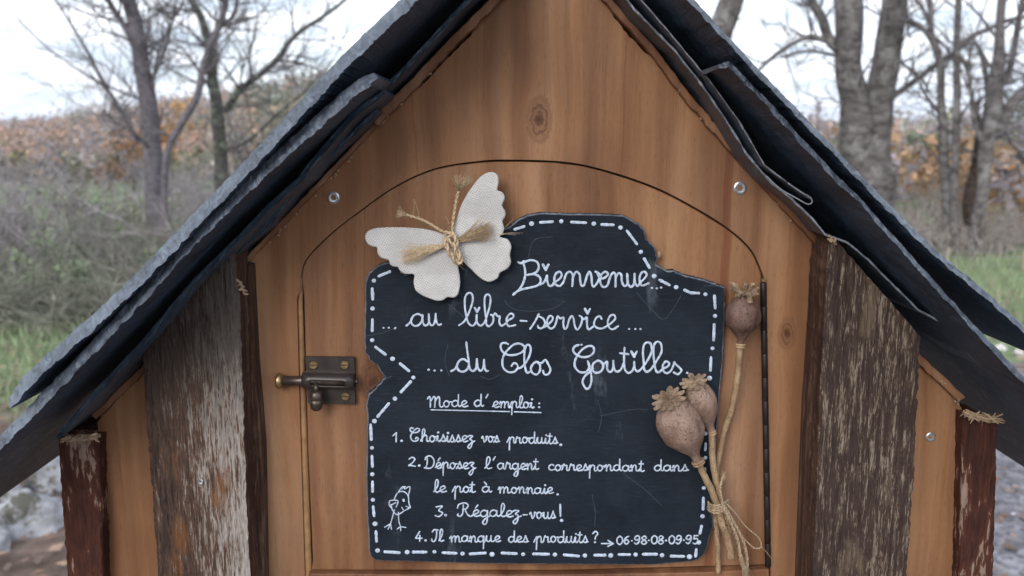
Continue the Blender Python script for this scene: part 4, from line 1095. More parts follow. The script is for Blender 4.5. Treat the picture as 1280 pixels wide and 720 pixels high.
# line 2
b = MB()
strokes(b, [[(60, 319)], [(102, 318)], [(150, 324), (155, 320)], [(245, 300), (275, 272), (292, 232)], [(372, 225), (335, 208), (297, 225), (280, 265), (300, 300), (335, 300), (366, 265), (374, 212), (373, 262), (388, 298), (414, 292), (424, 260), (422, 210)], [(422, 222), (426, 272), (444, 299), (468, 280), (478, 206)], [(478, 220), (483, 270), (500, 295), (520, 290)],
            [(665, 298), (710, 262), (750, 180), (775, 95), (765, 46), (735, 42), (712, 80), (712, 160), (725, 235), (742, 284), (775, 302), (800, 270), (805, 218)], [(805, 222), (809, 275), (835, 302), (868, 275), (893, 205), (913, 130), (915, 75), (893, 50), (870, 78), (870, 160), (880, 240), (882, 288), (906, 306), (935, 275), (938, 232), (922, 215)],
            [(935, 232), (952, 204), (975, 228), (992, 226), (986, 270), (1002, 302), (1035, 285), (1060, 258), (1098, 235), (1095, 210), (1070, 208), (1047, 240), (1046, 282), (1066, 306), (1115, 296)], [(1158, 262), (1205, 265)]], 470, 360, 6.4, 2.6)
heart(b, 470 + 808 / 6.4, 360 + 176 / 6.4, 5)
strokes(b, [[(145, 230), (180, 180), (213, 115)], [(207, 128), (250, 150), (264, 190), (240, 225), (212, 222), (207, 205)], [(240, 225), (278, 205), (320, 165), (325, 137), (302, 128), (282, 160), (285, 205), (310, 229), (340, 212), (358, 160), (365, 130), (388, 148), (413, 140), (410, 190), (421, 231), (441, 215), (456, 160), (478, 128), (493, 150), (502, 205), (522, 238), (550, 200), (562, 145), (540, 126)],
            [(560, 150), (580, 152), (598, 140), (600, 195), (612, 236), (650, 212)], [(716, 150), (702, 130), (672, 145), (656, 190), (676, 220), (720, 228), (770, 202), (815, 165), (827, 140), (812, 118), (782, 132), (766, 175), (776, 218), (806, 235), (848, 210)], [(937, 232)], [(987, 232)], [(1028, 232)]], 640, 375, 6.4, 2.6)
heart(b, 640 + 604 / 6.4, 375 + 90 / 6.4, 5.5); text_part(b, 'au libre-service')
# line 3
b = MB()
strokes(b, [[(112, 300)], [(165, 308)], [(225, 306)], [(314, 312), (350, 290), (370, 245)], [(455, 225), (420, 205), (382, 225), (365, 270), (385, 310), (430, 315), (464, 280), (468, 220), (455, 130), (447, 55)], [(462, 180), (470, 240), (480, 292), (505, 312), (534, 285), (541, 206)], [(542, 222), (549, 280), (572, 310), (598, 282), (605, 212)], [(605, 225), (609, 280), (624, 310), (640, 310)],
            [(800, 62), (765, 65), (752, 100), (775, 145), (830, 170), (900, 163), (952, 135), (964, 98), (930, 70), (880, 72), (830, 108), (787, 160), (768, 215), (775, 280), (820, 320), (870, 318), (903, 287), (898, 252), (870, 242), (850, 265)], [(817, 72)],
            [(895, 292), (945, 272), (995, 205), (1020, 130), (1010, 85), (985, 80), (968, 120), (962, 190), (968, 270), (985, 325), (1008, 320)], [(1050, 238), (1022, 280), (1032, 325), (1070, 343), (1100, 312), (1100, 252), (1072, 230), (1045, 243)], [(1085, 240), (1120, 238), (1150, 212), (1180, 260), (1195, 300), (1175, 340), (1140, 340), (1130, 310)]], 520, 420, 7.11, 2.8)
strokes(b, [[(262, 78)], [(235, 80), (200, 95), (188, 130), (215, 165), (270, 188), (330, 180), (370, 145), (368, 100), (330, 88), (275, 115), (232, 165), (205, 220), (205, 275), (245, 320), (300, 320), (330, 280), (318, 225)], [(325, 240), (345, 320), (350, 400), (330, 460), (300, 466), (272, 412), (290, 360), (335, 320), (365, 290)],
            [(400, 220), (365, 250), (360, 300), (390, 328), (440, 310), (455, 260), (430, 225), (400, 220)], [(430, 228), (462, 248), (490, 228), (490, 290), (515, 322), (543, 290), (545, 222)], [(545, 235), (551, 290), (577, 318), (612, 298), (634, 250)], [(645, 105), (640, 200), (646, 290), (676, 328), (712, 312), (730, 270), (730, 230)], [(605, 153), (678, 162)],
            [(730, 238), (736, 290), (762, 315), (800, 285), (850, 215), (885, 140), (880, 75), (850, 56), (817, 80), (808, 150), (815, 230), (817, 290), (842, 318), (880, 295), (930, 220), (972, 145), (970, 75), (940, 50), (908, 78), (902, 160), (912, 250), (925, 308), (950, 322), (985, 292), (1032, 268), (1040, 240), (1012, 226), (986, 260), (990, 308), (1020, 331), (1060, 305), (1088, 236)],
            [(1086, 240), (1132, 280), (1150, 308), (1120, 340), (1085, 325)], [(1202, 328)]], 690, 420, 7.11, 2.9)
heart(b, 690 + 730 / 7.11, 420 + 160 / 7.11, 6); text_part(b, 'du Clos Goutilles')

O = [(.85, .8), (.5, 1), (.15, .72), (.12, .28), (.42, 0), (.78, .28)]
GL = {
 'a': (1.15, [O + [(.88, .95), (.88, .3), (1.05, .02), (1.2, .15)]]), 'c': (.85, [[(.75, .8), (.5, 1), (.15, .7), (.15, .25), (.45, 0), (.9, .15)]]),
 'd': (1.15, [O + [(.86, 1), (.85, 1.95)], [(.86, 1.2), (.88, .3), (1.05, .02), (1.2, .15)]]), 'e': (.85, [[(0, .15), (.5, .45), (.74, .75), (.55, 1), (.25, .85), (.15, .4), (.4, 0), (.9, .15)]]),
 'g': (1.1, [O + [(.88, .95)], [(.88, .95), (.88, -.6), (.68, -1.2), (.38, -.95), (.6, -.4), (1.15, .12)]]),
 'h': (1.15, [[(0, .1), (.4, 1), (.5, 1.8), (.32, 2), (.18, 1.6), (.18, 0)], [(.2, .5), (.5, 1), (.8, .85), (.82, .2), (1.0, 0), (1.2, .15)]]),
 'i': (.5, [[(0, .1), (.2, .95), (.2, .3), (.35, 0), (.55, .15)], [(.24, 1.45)]]), 'l': (.62, [[(0, .1), (.38, .9), (.48, 1.7), (.32, 2.05), (.15, 1.7), (.15, .4), (.35, 0), (.68, .15)]]),
 'm': (1.6, [[(0, .6), (.15, 1), (.25, .7), (.25, 0)], [(.27, .5), (.52, 1), (.75, .8), (.75, 0)], [(.77, .5), (1.02, 1), (1.25, .8), (1.27, .2), (1.4, 0), (1.65, .15)]]),
 'n': (1.1, [[(0, .6), (.15, 1), (.25, .7), (.25, 0)], [(.27, .5), (.52, 1), (.75, .8), (.77, .2), (.9, 0), (1.15, .15)]]),
 'o': (1.0, [[(.6, .95), (.3, .95), (.1, .5), (.35, 0), (.7, .2), (.76, .7), (.5, 1), (.68, .8), (1.05, .85)]]),
 'p': (1.1, [[(-.15, .1), (.22, 1.0), (.22, 0), (.22, -1.2)], [(.24, .5), (.5, 1), (.8, .82), (.82, .2), (.95, 0), (1.15, .15)]]),
 'q': (1.1, [O + [(.88, .95)], [(.88, .95), (.88, -1.2)], [(.88, -.1), (1.15, .2)]]), 'r': (.9, [[(0, .1), (.2, 1.08), (.36, .85), (.62, .9), (.62, .25), (.75, 0), (.98, .15)]]),
 's': (.8, [[(0, 0), (.25, .5), (.42, 1.1)], [(.42, 1.05), (.55, .7), (.68, .3), (.48, 0), (.25, .1)], [(.48, .02), (.85, .15)]]),
 't': (.65, [[(0, .1), (.25, .7)], [(.27, 1.75), (.25, .3), (.42, 0), (.7, .15)], [(0, 1.3), (.55, 1.3)]]),
 'u': (1.15, [[(0, .4), (.15, 1), (.15, .3), (.4, 0), (.7, .3), (.76, 1)], [(.76, 1), (.76, .3), (.95, 0), (1.2, .15)]]),
 'v': (1.0, [[(0, .7), (.15, 1), (.3, .5), (.45, 0), (.75, .5), (.72, 1), (1.05, .85)]]),
 'z': (.95, [[(.02, .8), (.3, 1), (.72, .92), (.35, .45), (.65, .2), (.62, -.6), (.36, -1.1), (.12, -.8), (.5, -.25), (1.0, .12)]]),
 'M': (1.95, [[(0, 1.35), (.2, 1.7), (.35, 1.4), (.4, 0)], [(.42, .9), (.75, 1.7), (.95, 1.4), (.95, 0)], [(.97, .9), (1.3, 1.7), (1.5, 1.4), (1.55, .3), (1.75, 0), (2.0, .15)]]),
 'C': (1.5, [[(.45, 2.1), (.12, 2.15), (.08, 1.7), (.5, 1.4), (1.1, 1.5), (1.35, 1.9), (1.0, 2.1), (.5, 1.6), (.15, .8), (.4, .1), (.9, 0), (1.25, .35), (1.0, .6), (.85, .4)]]),
 'D': (1.7, [[(.45, 1.8), (.5, .9), (.35, .15), (.1, .05), (.4, -.02), (1.0, .0), (1.42, .6), (1.38, 1.5), (.85, 2.05), (.3, 1.85), (.2, 1.45)]]),
 'R': (1.75, [[(.65, 1.75), (.62, .5), (.35, 0), (.05, .15), (.1, .35)], [(.0, 1.3), (.15, 1.85), (.8, 2.1), (1.2, 1.75), (1.0, 1.2), (.62, 1.1)], [(.85, 1.1), (1.15, .35), (1.5, 0), (1.8, .15)]]),
 'I': (1.0, [[(0, 1.6), (.25, 1.95), (.8, 1.9)], [(.6, 1.9), (.6, .7), (.35, 0), (0, .05), (-.05, .4)]]),
 '0': (1.0, [[(.5, 1.6), (.15, 1.2), (.15, .4), (.5, 0), (.85, .4), (.85, 1.2), (.5, 1.6)]]), '6': (.95, [[(.75, 1.5), (.35, 1.2), (.12, .5), (.45, 0), (.8, .4), (.5, .85), (.15, .55)]]),
 '9': (.95, [[(.78, 1.1), (.45, .75), (.12, 1.1), (.4, 1.6), (.78, 1.4), (.78, .6), (.45, 0), (.15, .2)]]), '8': (.95, [[(.5, .85), (.18, 1.2), (.5, 1.6), (.8, 1.25), (.5, .85), (.12, .4), (.5, 0), (.86, .4), (.5, .85)]]),
 '5': (.9, [[(.75, 1.6), (.25, 1.6)], [(.25, 1.6), (.2, .95)], [(.2, .95), (.65, 1.0), (.78, .45), (.45, 0), (.1, .15)]]),
 '1': (.7, [[(.05, 1.1), (.4, 1.6)], [(.4, 1.6), (.42, 0)]]), '2': (.95, [[(.15, 1.3), (.45, 1.6), (.75, 1.3), (.5, .6), (.1, .1), (.35, .15), (.85, 0)]]),
 '3': (.9, [[(.15, 1.5), (.7, 1.6), (.4, .95), (.78, .55), (.45, 0), (.1, .15)]]), '4': (.95, [[(.55, 1.7), (.1, .55)], [(.1, .55), (.85, .55)], [(.6, 1.0), (.6, 0)]]),
 '.': (.4, [[(.2, .1)]]), '-': (.75, [[(.15, .6), (.6, .6)]]), ':': (.5, [[(.2, .1)], [(.2, .75)]]), "'": (.4, [[(.3, 2.0), (.15, 1.45)]]), ' ': (.6, []), '·': (.5, [[(.25, .7)]]),
 '?': (.9, [[(.1, 1.4), (.45, 1.75), (.8, 1.4), (.5, .9), (.45, .55)], [(.45, .05)]]), '!': (.5, [[(.25, 2.0), (.25, .7)], [(.28, .05)]])}
GL['é'] = (.85, GL['e'][1] + [[(.35, 1.3), (.6, 1.75)]]); GL['à'] = (1.15, GL['a'][1] + [[(.3, 1.75), (.55, 1.35)]]); GL['î'] = GL['i']
def write(b, s, x0, x1, y0, y1, xh, w=1.92):
    tot = sum(GL[ch][0] for ch in s) or 1; k = (x1 - x0) / tot; cur = 0
    for ch in s:
        adv, st = GL[ch]; jx, jy = rnd(-.04, .04), rnd(-.05, .05)
        for q in st:
            pts = []
            for (a, h) in q:
                X = x0 + (cur + a + jx) * k; Y = y0 + (y1 - y0) * (X - x0) / max(1, x1 - x0) - (h + jy) * xh
                pts.append((X + h * xh * 0.04, Y, 0))
            if len(pts) == 1: ribbon(b, pts, w * 1.35)
            else: ribbon(b, cr(pts, 5) if len(pts) > 2 else resample(pts, 1.5), w)
        cur += adv
def line(words, text_):
    b = MB()
    for a in words: write(b, *a)
    text_part(b, text_); return b
line([('Mode', 534, 584, 508.5, 508.5, 7.6), ("d", 592, 604, 508, 508, 7.8), ("'", 605, 611, 508, 508, 7.6), ('emploi', 616, 667, 509, 510, 7.4), (':', 671, 677, 510, 510, 7.2)], "Mode d'emploi :")
b = MB(); ribbon(b, resample([(538.5, 512.3, 0), (590, 513.4, 0), (637, 514.6, 0)], 3), 1.5); ribbon(b, resample([(643, 514.8, 0), (676, 515.8, 0)], 3), 1.6); b.build('underline', M_paint, so, smooth=True)
line([('1', 490, 498, 552, 552, 7), ('Choisissez', 512, 592.5, 551.5, 552.5, 7.6), ('vos', 602, 624, 552.5, 553, 7.2), ('produits', 635, 697, 553.5, 554.5, 7.2)], 'Choisissez vos produits')
for x, y in ((502, 551), (701, 556), (524, 582), (697, 618), (557, 644), (532, 675.5)):
    b = MB(); ribbon(b, [(x, y)], 3.4); b.build('full_stop', M_paint, so, smooth=True)
line([('2', 509, 520, 583, 583, 7), ('Déposez', 529, 594, 585, 586, 7.4), ("l", 606.5, 614, 585.5, 585.5, 7.2), ("'", 614, 620, 585.5, 585.5, 7.2), ('argent', 621, 673, 586, 587, 7.4), ('correspondant', 685, 804.5, 588, 589, 7.2), ('dans', 817, 860, 588.5, 588.5, 7.0)], "Déposez l'argent correspondant dans")
line([('le', 542, 557, 615, 615, 7.6), ('pot', 567, 594, 615.5, 615.5, 7.4), ('à', 602, 614, 615.5, 615.5, 7.2), ('monnaie', 623, 691, 616, 617, 7.2)], 'le pot à monnaie')
line([('3', 543, 555, 645.5, 645.5, 8), ('Régalez', 571, 651, 645.5, 646, 8), ('-', 652, 660, 648, 648, 7), ('vous', 662, 694, 648, 648, 7.8)], 'Régalez-vous')
b = MB(); ribbon(b, resample([(700.3, 631, 0), (700.6, 645, 0)], 2), 2.6); ribbon(b, [(702, 650.5)], 4.6); b.build('exclamation_mark', M_paint, so, smooth=True)
line([('4', 518, 528, 677, 677, 7.2), ('Il', 540, 554, 676.5, 676.5, 7.4), ('manque', 562, 625, 677, 677.5, 7.2), ('des', 635, 660, 677.5, 677.8, 7.2), ('produits', 669, 735, 678, 678, 7.4), ('?', 740, 748, 678.5, 678.5, 8), ('06·98·08·09·95', 770, 873, 680.5, 679.5, 6.4)], 'Il manque des produits ? 06-98-08-09-95')
b = MB(); ribbon(b, resample([(752, 679.5, 0), (766, 679.5, 0)], 2), 2.0); ribbon(b, [(760, 675.5), (763, 677.5), (766.5, 679.5)], 2.0); ribbon(b, [(760, 683), (763, 681.5), (766.5, 679.5)], 2.0); b.build('arrow', M_paint, so, smooth=True)
# hen
b = MB()
strokes(b, [[(72, 380), (98, 328), (140, 316), (174, 345), (181, 400), (188, 432), (150, 455), (97, 485), (62, 452), (50, 410)], [(105, 322), (130, 285), (158, 282)], [(128, 300), (148, 282), (150, 298), (185, 280), (188, 300), (176, 350)], [(52, 432), (38, 415), (42, 385), (75, 380), (100, 384), (98, 402)], [(58, 412), (85, 398)], [(88, 430), (104, 392)], [(130, 432), (140, 450)], [(182, 410), (192, 434), (160, 424)],
            [(75, 450), (62, 500), (48, 550)], [(105, 468), (108, 530), (120, 572)], [(48, 550), (5, 576)], [(48, 550), (30, 590)], [(48, 550), (55, 592)], [(120, 572), (95, 590)], [(120, 572), (122, 600)], [(120, 572), (158, 578)]], 480, 560, 5.818, 1.5)
ribbon(b, [(480 + 142 / 5.818, 560 + 378 / 5.818), (480 + 143 / 5.818, 560 + 384 / 5.818)], 3.0)
o = b.build('hen_drawing', M_paint, so, smooth=True); o['label'] = 'little hen drawn in white marker'
# dashed border
def cv(l, s, ox, oy): return [[(ox + x / s, oy + y / s) for x, y in d] for d in l]
dash = cv([[(62, 165), (112, 149)], [(205, 126), (272, 122)], [(380, 124), (460, 128)], [(550, 138), (615, 140)], [(692, 174), (747, 247)], [(790, 332), (818, 380)], [(876, 450), (930, 478)], [(1017, 507), (1050, 522), (1095, 524)], [(1184, 540), (1188, 608)]], 4.5, 630, 250)
dot = cv([[(155, 133)], [(322, 120)], [(505, 133)], [(655, 155)], [(770, 292)], [(845, 428)], [(968, 490)], [(1133, 530)], [(1187, 652)]], 4.5, 630, 250)
dash += cv([[(393, 280), (390, 360)], [(376, 452), (373, 520)]], 4.235, 800, 340); dot += cv([[(384, 404)], [(368, 562)]], 4.235, 800, 340)
dash += cv([[(468, 295), (467, 315)], [(465, 375), (463, 410)], [(461, 470), (460, 505)], [(455, 560), (450, 582)], [(438, 635), (436, 656)], [(358, 656), (398, 657)], [(268, 650), (310, 650)], [(190, 651), (224, 651)], [(112, 653), (144, 653)], [(14, 652), (60, 656)]], 2.571, 700, 440)
dot += cv([[(468, 262)], [(467, 340)], [(462, 437)], [(458, 528)], [(446, 612)], [(416, 658)], [(328, 653)], [(243, 651)], [(163, 654)], [(80, 654)]], 2.571, 700, 440)
dash += cv([[(584, 649), (632, 650)], [(482, 646), (528, 648)], [(380, 649), (428, 646)], [(292, 645), (335, 647)], [(198, 643), (238, 643)], [(106, 642), (152, 645)], [(77, 577), (79, 608)], [(68, 497), (71, 527)], [(66, 417), (66, 448)], [(64, 335), (66, 368)], [(60, 234), (62, 281)], [(83, 207), (118, 166)], [(158, 128), (188, 96)]], 2.571, 440, 440)
dot += cv([[(652, 651)], [(550, 650)], [(450, 650)], [(355, 648)], [(265, 642)], [(177, 643)], [(82, 638)], [(74, 552)], [(67, 475)], [(65, 393)], [(64, 308)], [(72, 222)], [(138, 150)], [(197, 82)]], 2.571, 440, 440)
dash += cv([[(242, 407), (293, 449)], [(94, 307), (152, 351)], [(75, 142), (73, 208)], [(77, -22), (76, 18)]], 4.8, 450, 370); dot += cv([[(195, 377)], [(73, 265)], [(75, 75)]], 4.8, 450, 370)
dash += cv([[(61, 624), (62, 670)], [(94, 561), (147, 539)]], 4, 450, 205); dot += cv([[(69, 583)]], 4, 450, 205)
for d in dash:
    b = MB(); ribbon(b, resample([(x, y, 0) for x, y in d], 2), 3.7, 0.0002); b.build('dash', M_paint, so, smooth=True)
for d in dot:
    b = MB(); ribbon(b, d, 5.7, 0.0002); b.build('dot', M_paint, so, smooth=True)
for s in [[(779, 592), (805, 611), (827, 632)], [(630, 375), (640, 385), (660, 389), (690, 386), (706, 376)], [(795, 365), (812, 384), (829, 399), (842, 385), (852, 368)], [(560, 380), (575, 392), (582, 400)], [(740, 618), (744, 640), (743, 658)], [(747, 500), (752, 520), (748, 540)], [(750, 520), (790, 512), (810, 512)], [(458, 420), (478, 416), (494, 410)],
          [(560, 430), (556, 452), (562, 470)], [(456, 492), (470, 480), (490, 470)], [(844, 342), (858, 343), (872, 349)], [(880, 357), (900, 358)], [(600, 470), (612, 474), (625, 468)], [(660, 322), (668, 300), (690, 296)]]:
    b = MB(); ribbon(b, cr([(x, y, 0) for x, y in s], 8), 0.6, 0.00004); b.build('scratch', M_scratch, so, smooth=True)
# small foam crumb at the chipped corner
bm = bmesh.new(); bmesh.ops.create_icosphere(bm, subdivisions=2, radius=.0016)
c = P(824, 318, -.004); V = [Vector((v.co.x * .7, v.co.y * .6, v.co.z * 1.3)) * (1 + .5 * n3(v.co.x * 1500, v.co.y * 1500, v.co.z * 1500)) + c for v in bm.verts]
F = [tuple(v.index for v in f.verts) for f in bm.faces]; bm.free()
mk('glue_crumb', V, F, M_splint, sign)

# ------------------------------------------------------------------ BUTTERFLY
bt = empty('butterfly_ornament', P(572, 370, -0.010), 'white linen butterfly tied with jute twine, fixed over the top left corner of the sign', 'butterfly')
B4 = lambda l: [(450 + x / 4, 205 + y / 4) for x, y in l]
lw = [(432, 352), (420, 353), (370, 336), (300, 323), (200, 317), (110, 318), (60, 325), (35, 342), (28, 365), (40, 395), (65, 410), (88, 415), (90, 440), (105, 465), (130, 474), (146, 480), (152, 500), (168, 512), (190, 515), (200, 533), (230, 550), (270, 553), (268, 590), (278, 630), (310, 655), (345, 670), (385, 683), (415, 680), (438, 666), (470, 668), (490, 650), (500, 600), (496, 550), (488, 505), (500, 470), (470, 400)]
rw = [(466, 352), (468, 328), (480, 280), (500, 220), (530, 160), (560, 115), (600, 66), (640, 43), (670, 43), (690, 62), (692, 100), (686, 130), (712, 142), (724, 170), (711, 208), (726, 236), (726, 262), (713, 285), (720, 318), (715, 345), (700, 365), (738, 376), (757, 410), (750, 452), (755, 490), (738, 522), (700, 545), (688, 572), (650, 590), (620, 583), (590, 562), (550, 522), (516, 490), (490, 440)]
def wing(pts, cx_, sgn):
    pp = [(v.x, v.y) for v in cr([(x, y, 0) for x, y in B4(pts)], 3, closed=True)]
    cxm = P(cx_, 300, -.01).x
    V, F = slab(pp, -0.0135, -0.0112, 0.0006, bend=lambda x, z: -0.045 * abs(x - cxm) - 0.0008 * math.sin(z * 180))
    return V, F
V, F = wing(lw, 570, -1); w1 = mk('wing', V, F, M_linen, bt); triangulate(w1)
V, F = wing(rw, 572, 1); w2 = mk('wing', V, F, M_linen, bt); triangulate(w2)
def twine(b, pts, r, turns=220.0, fuzz=0, seed=0, strands=2):
    r2 = random.Random(seed); pts = [Vector(p) for p in cr([tuple(p) for p in pts], 10)]
    L = 0; S = [[] for _ in range(strands)]
    for i, p in enumerate(pts):
        t = (pts[min(i + 1, len(pts) - 1)] - pts[max(0, i - 1)]).normalized()
        if i: L += (p - pts[i - 1]).length
        u = t.orthogonal() if abs(t.y) > .9 else t.cross(Vector((0, 1, 0))); u.normalize(); w = t.cross(u)
        for k in range(strands):
            a = L * turns * 2 * math.pi / 1.0 * .9 + k * 2 * math.pi / strands
            S[k].append(p + (u * math.cos(a) + w * math.sin(a)) * r * .52)
    for k in range(strands): b.tube(S[k], [r * .56 * (1 + .25 * n3(i * .8, k, seed)) for i in range(len(S[k]))], 7)
    for _ in range(fuzz):
        i = r2.randrange(1, len(pts) - 1); p = pts[i]; d = Vector((r2.gauss(0, 1), r2.gauss(0, .6) - .3, r2.gauss(0, 1))).normalized() * r * r2.uniform(1.5, 5)
        b.tube([p, p + d * .6 + Vector((0, 0, r2.uniform(-.3, .3) * r)), p + d], [.00007, .00006, .00003], 3)
def tuft(b, root, tip, spread, n, seed, r=.00011, back=0.0):
    r2 = random.Random(seed); a, c = Vector(root), Vector(tip); L = (c - a).length; t = (c - a).normalized(); s = t.cross(Vector((0, 1, 0))).normalized()
    for _ in range(n):
        g = r2.gauss(0, 1) * spread; h = r2.uniform(.75, 1.05); y = r2.uniform(-.0016, .0004)
        m = a.lerp(c, .5) + s * g * .45 + Vector((0, y * 1.3, 0)); e = a + (c - a) * h + s * g + Vector((0, y, 0)) + s * r2.uniform(-.1, .1) * spread
        b.tube([a + s * r2.uniform(-.0008, .0008) + Vector((0, y * .5, 0)), m, e], [r, r, r * .5], 3)
T4 = lambda x, y, yy=-0.0155: P(450 + x / 4, 205 + y / 4, yy)
b = MB(); twine(b, [T4(462, 420, -.017), T4(430, 352), T4(385, 322), T4(330, 288), T4(270, 265), T4(228, 253), T4(205, 247)], .00085, 170, 34, 3)
tuft(b, T4(232, 254), T4(182, 243), .0018, 70, 7); b.build('antenna', M_twine, bt, smooth=True)
b = MB(); twine(b, [T4(462, 400, -.017), T4(462, 320), T4(468, 260), T4(478, 200), T4(488, 150), T4(496, 120)], .00085, 170, 34, 5)
tuft(b, T4(494, 135), T4(486, 55), .0016, 60, 8); tuft(b, T4(500, 130), T4(550, 62), .0022, 60, 9); b.build('antenna', M_twine, bt, smooth=True)
b = MB(); tuft(b, T4(440, 402, -.0168), T4(205, 462, -.0178), .0030, 150, 10, .00010); tuft(b, T4(440, 402, -.0168), T4(200, 478, -.0175), .0018, 60, 12, .00010)
tuft(b, T4(480, 385, -.0168), T4(660, 305, -.0182), .0034, 140, 11, .00010); tuft(b, T4(480, 388, -.0168), T4(668, 345, -.0175), .0022, 70, 13, .00010)
for (x0, y0, x1, y1) in [(690, 350, 815, 345), (690, 355, 800, 350), (705, 340, 770, 270), (700, 345, 745, 300), (700, 352, 780, 356), (270, 175, 300, 280), (268, 250, 268, 180), (445, 300, 425, 260), (200, 540, 230, 560)]:
    b.tube([T4(x0, y0, -.0175), T4((x0 + x1) / 2 + 3, (y0 + y1) / 2 - 4, -.0172), T4(x1, y1, -.0165)], [.00012, .0001, .00005], 4)
b.build('fringe', M_twine, bt)
b = MB()
twine(b, [T4(425, 345, -.017), T4(455, 345, -.019), T4(480, 380, -.020), T4(478, 420, -.0195), T4(500, 460, -.020), T4(500, 490, -.019), T4(480, 485, -.018)], .0016, 95, 40, 14)
twine(b, [T4(425, 365, -.018), T4(430, 400, -.0205), T4(445, 440, -.021), T4(470, 475, -.0205), T4(492, 500, -.0185)], .0015, 95, 30, 15)
twine(b, [T4(465, 350, -.019), T4(440, 375, -.021), T4(470, 410, -.0215), T4(480, 450, -.021), T4(505, 478, -.0195)], .0012, 110, 30, 16)
b.build('knot', M_twine, bt, smooth=True)

# ------------------------------------------------------------------ DRIED POPPIES
def lathe(b, p0, p1, prof, n=36, ribs=0, ribamp=0.0, seed=0, bumpy=0.03):
    a, c = Vector(p0), Vector(p1); ax = (c - a); L = ax.length; ax = ax.normalized(); u = ax.cross(Vector((0, 1, 0))).normalized(); w = ax.cross(u)
    V, F = [], []
    prof2 = cr([(t, r, 0) for t, r in prof], 4)
    for q in prof2:
        for k in range(n):
            an = 2 * math.pi * k / n; r = q.y * (1 + ribamp * math.cos(ribs * an) + bumpy * (n3(math.cos(an) * 1.6 + seed, math.sin(an) * 1.6, q.x * 3) + .5 * n3(math.cos(an) * 5 + seed, math.sin(an) * 5, q.x * 8)))
            V.append(a + ax * q.x * L + (u * math.cos(an) + w * math.sin(an)) * r)
    m = len(prof2)
    for i in range(m - 1):
        for k in range(n): F.append((i * n + k, i * n + (k + 1) % n, (i + 1) * n + (k + 1) % n, (i + 1) * n + k))
    F.append(tuple(range(n))); F.append(tuple((m - 1) * n + k for k in reversed(range(n))))
    b.add(V, F)
def poppy_crown(b, c, ax, r, lobes, seed, up=0.15, ragged=0.0, thick=.0005):
    """scalloped stigma disc: raised ray down the middle of every lobe, torn edge"""
    ax = Vector(ax).normalized(); u = ax.cross(Vector((0, 1, 0))).normalized(); w = ax.cross(u); c = Vector(c)
    n = lobes * 8; rings = [.06, .3, .55, .75, .88, 1.0]; V, F = [], []
    r2 = random.Random(seed); lr = [r2.uniform(.86, 1.1) for _ in range(lobes)]; lh = [r2.uniform(-.6, 1.4) for _ in range(lobes)]
    for side in (0, 1):
        for q in rings:
            for k in range(n):
                a = 2 * math.pi * k / n; li = (k // 8); ph = (k % 8) / 8 * 2 - 1
                lobe = 1 - abs(ph) ** 2.6
                edge = (0.60 + 0.40 * lobe ** .8) * lr[li] if lobe > .02 else 0.58
                rr_ = r * q * (edge if q > .5 else .9)
                h = r * (.10 * (1 - q) + up * q * q + ragged * .45 * lh[li] * q ** 3) + r * .10 * max(0, 1 - abs(ph) * 2.2) * (1 - abs(q - .6)) + r * .05 * n3(a * 4, q * 4, seed)
                V.append(c + (u * math.cos(a) + w * math.sin(a)) * rr_ + ax * (h - side * thick * (1.6 - q)))
    m = len(rings) * n
    for sd in (0, 1):
        for i in range(len(rings) - 1):
            for k in range(n):
                f = (i * n + k, i * n + (k + 1) % n, (i + 1) * n + (k + 1) % n, (i + 1) * n + k); F.append(tuple(v + sd * m for v in f))
        F.append(tuple(sd * m + k for k in range(n)))
    e = (len(rings) - 1) * n
    F += [(e + k, e + (k + 1) % n, m + e + (k + 1) % n, m + e + k) for k in range(n)]
    b.add(V, F)
def poppy(label, neck, top, tilt, rmax, crown_r, stem, yst, mat, seed, prof, ragged=0.0, stem_r=(.0019, .0021), lobes=11):
    yh = neck[2]; a = P(*neck); c = P(*top)
    root = P(*stem[-1]); e = empty('dried_poppy', root, label, 'dried poppy')
    b = MB(); ctrl = [P(*s) for s in stem]; pts = cr([tuple(p) for p in ctrl], 8); n = len(pts)
    rad = [(stem_r[0] + (stem_r[1] - stem_r[0]) * i / n) * (1 + .10 * n3(i * .9, seed, 0)) for i in range(n)]
    pts = [p + Vector((n3(i * .3, seed, 1), 0, n3(i * .3, seed, 5))) * .0004 for i, p in enumerate(pts)]
    b.tube(pts, rad, 12); b.build('stem', M_stem, e, smooth=True)
    b = MB(); lathe(b, a, c, [(t, r * rmax) for t, r in prof], 54, 9, .022, seed, .075); head = b.build('seed_head', mat, e, smooth=True)
    ax = (c - a).normalized(); b = MB()
    lathe(b, a - ax * .0016, a + ax * .0016, [(0, rmax * .20), (.2, rmax * .30), (.5, rmax * .25), (.8, rmax * .31), (1, rmax * .22)], 20, 0, 0, seed, .08)
    b.build('collar', M_stem, e, smooth=True)
    b = MB(); poppy_crown(b, c + ax * .0012, ax + Vector((0, -tilt, 0)), crown_r, lobes, seed, .04, ragged)
    lathe(b, c - ax * .0008, c + ax * .0020, [(0, crown_r * .55), (.5, crown_r * .5), (1, crown_r * .5)], 22, 11, .14, seed, .1)
    b.build('crown', M_crown, e, smooth=False)
    return e
PR = [(0, .22), (.08, .20), (.16, .28), (.3, .62), (.45, .92), (.6, 1.0), (.75, .96), (.88, .78), (.96, .60), (1.0, .56)]
PR3 = [(0, .26), (.1, .26), (.2, .40), (.38, .80), (.58, 1.0), (.76, .98), (.9, .80), (1.0, .62)]
PR1 = [(0, .16), (.12, .22), (.25, .45), (.42, .88), (.58, 1.0), (.74, .96), (.88, .78), (1.0, .5)]
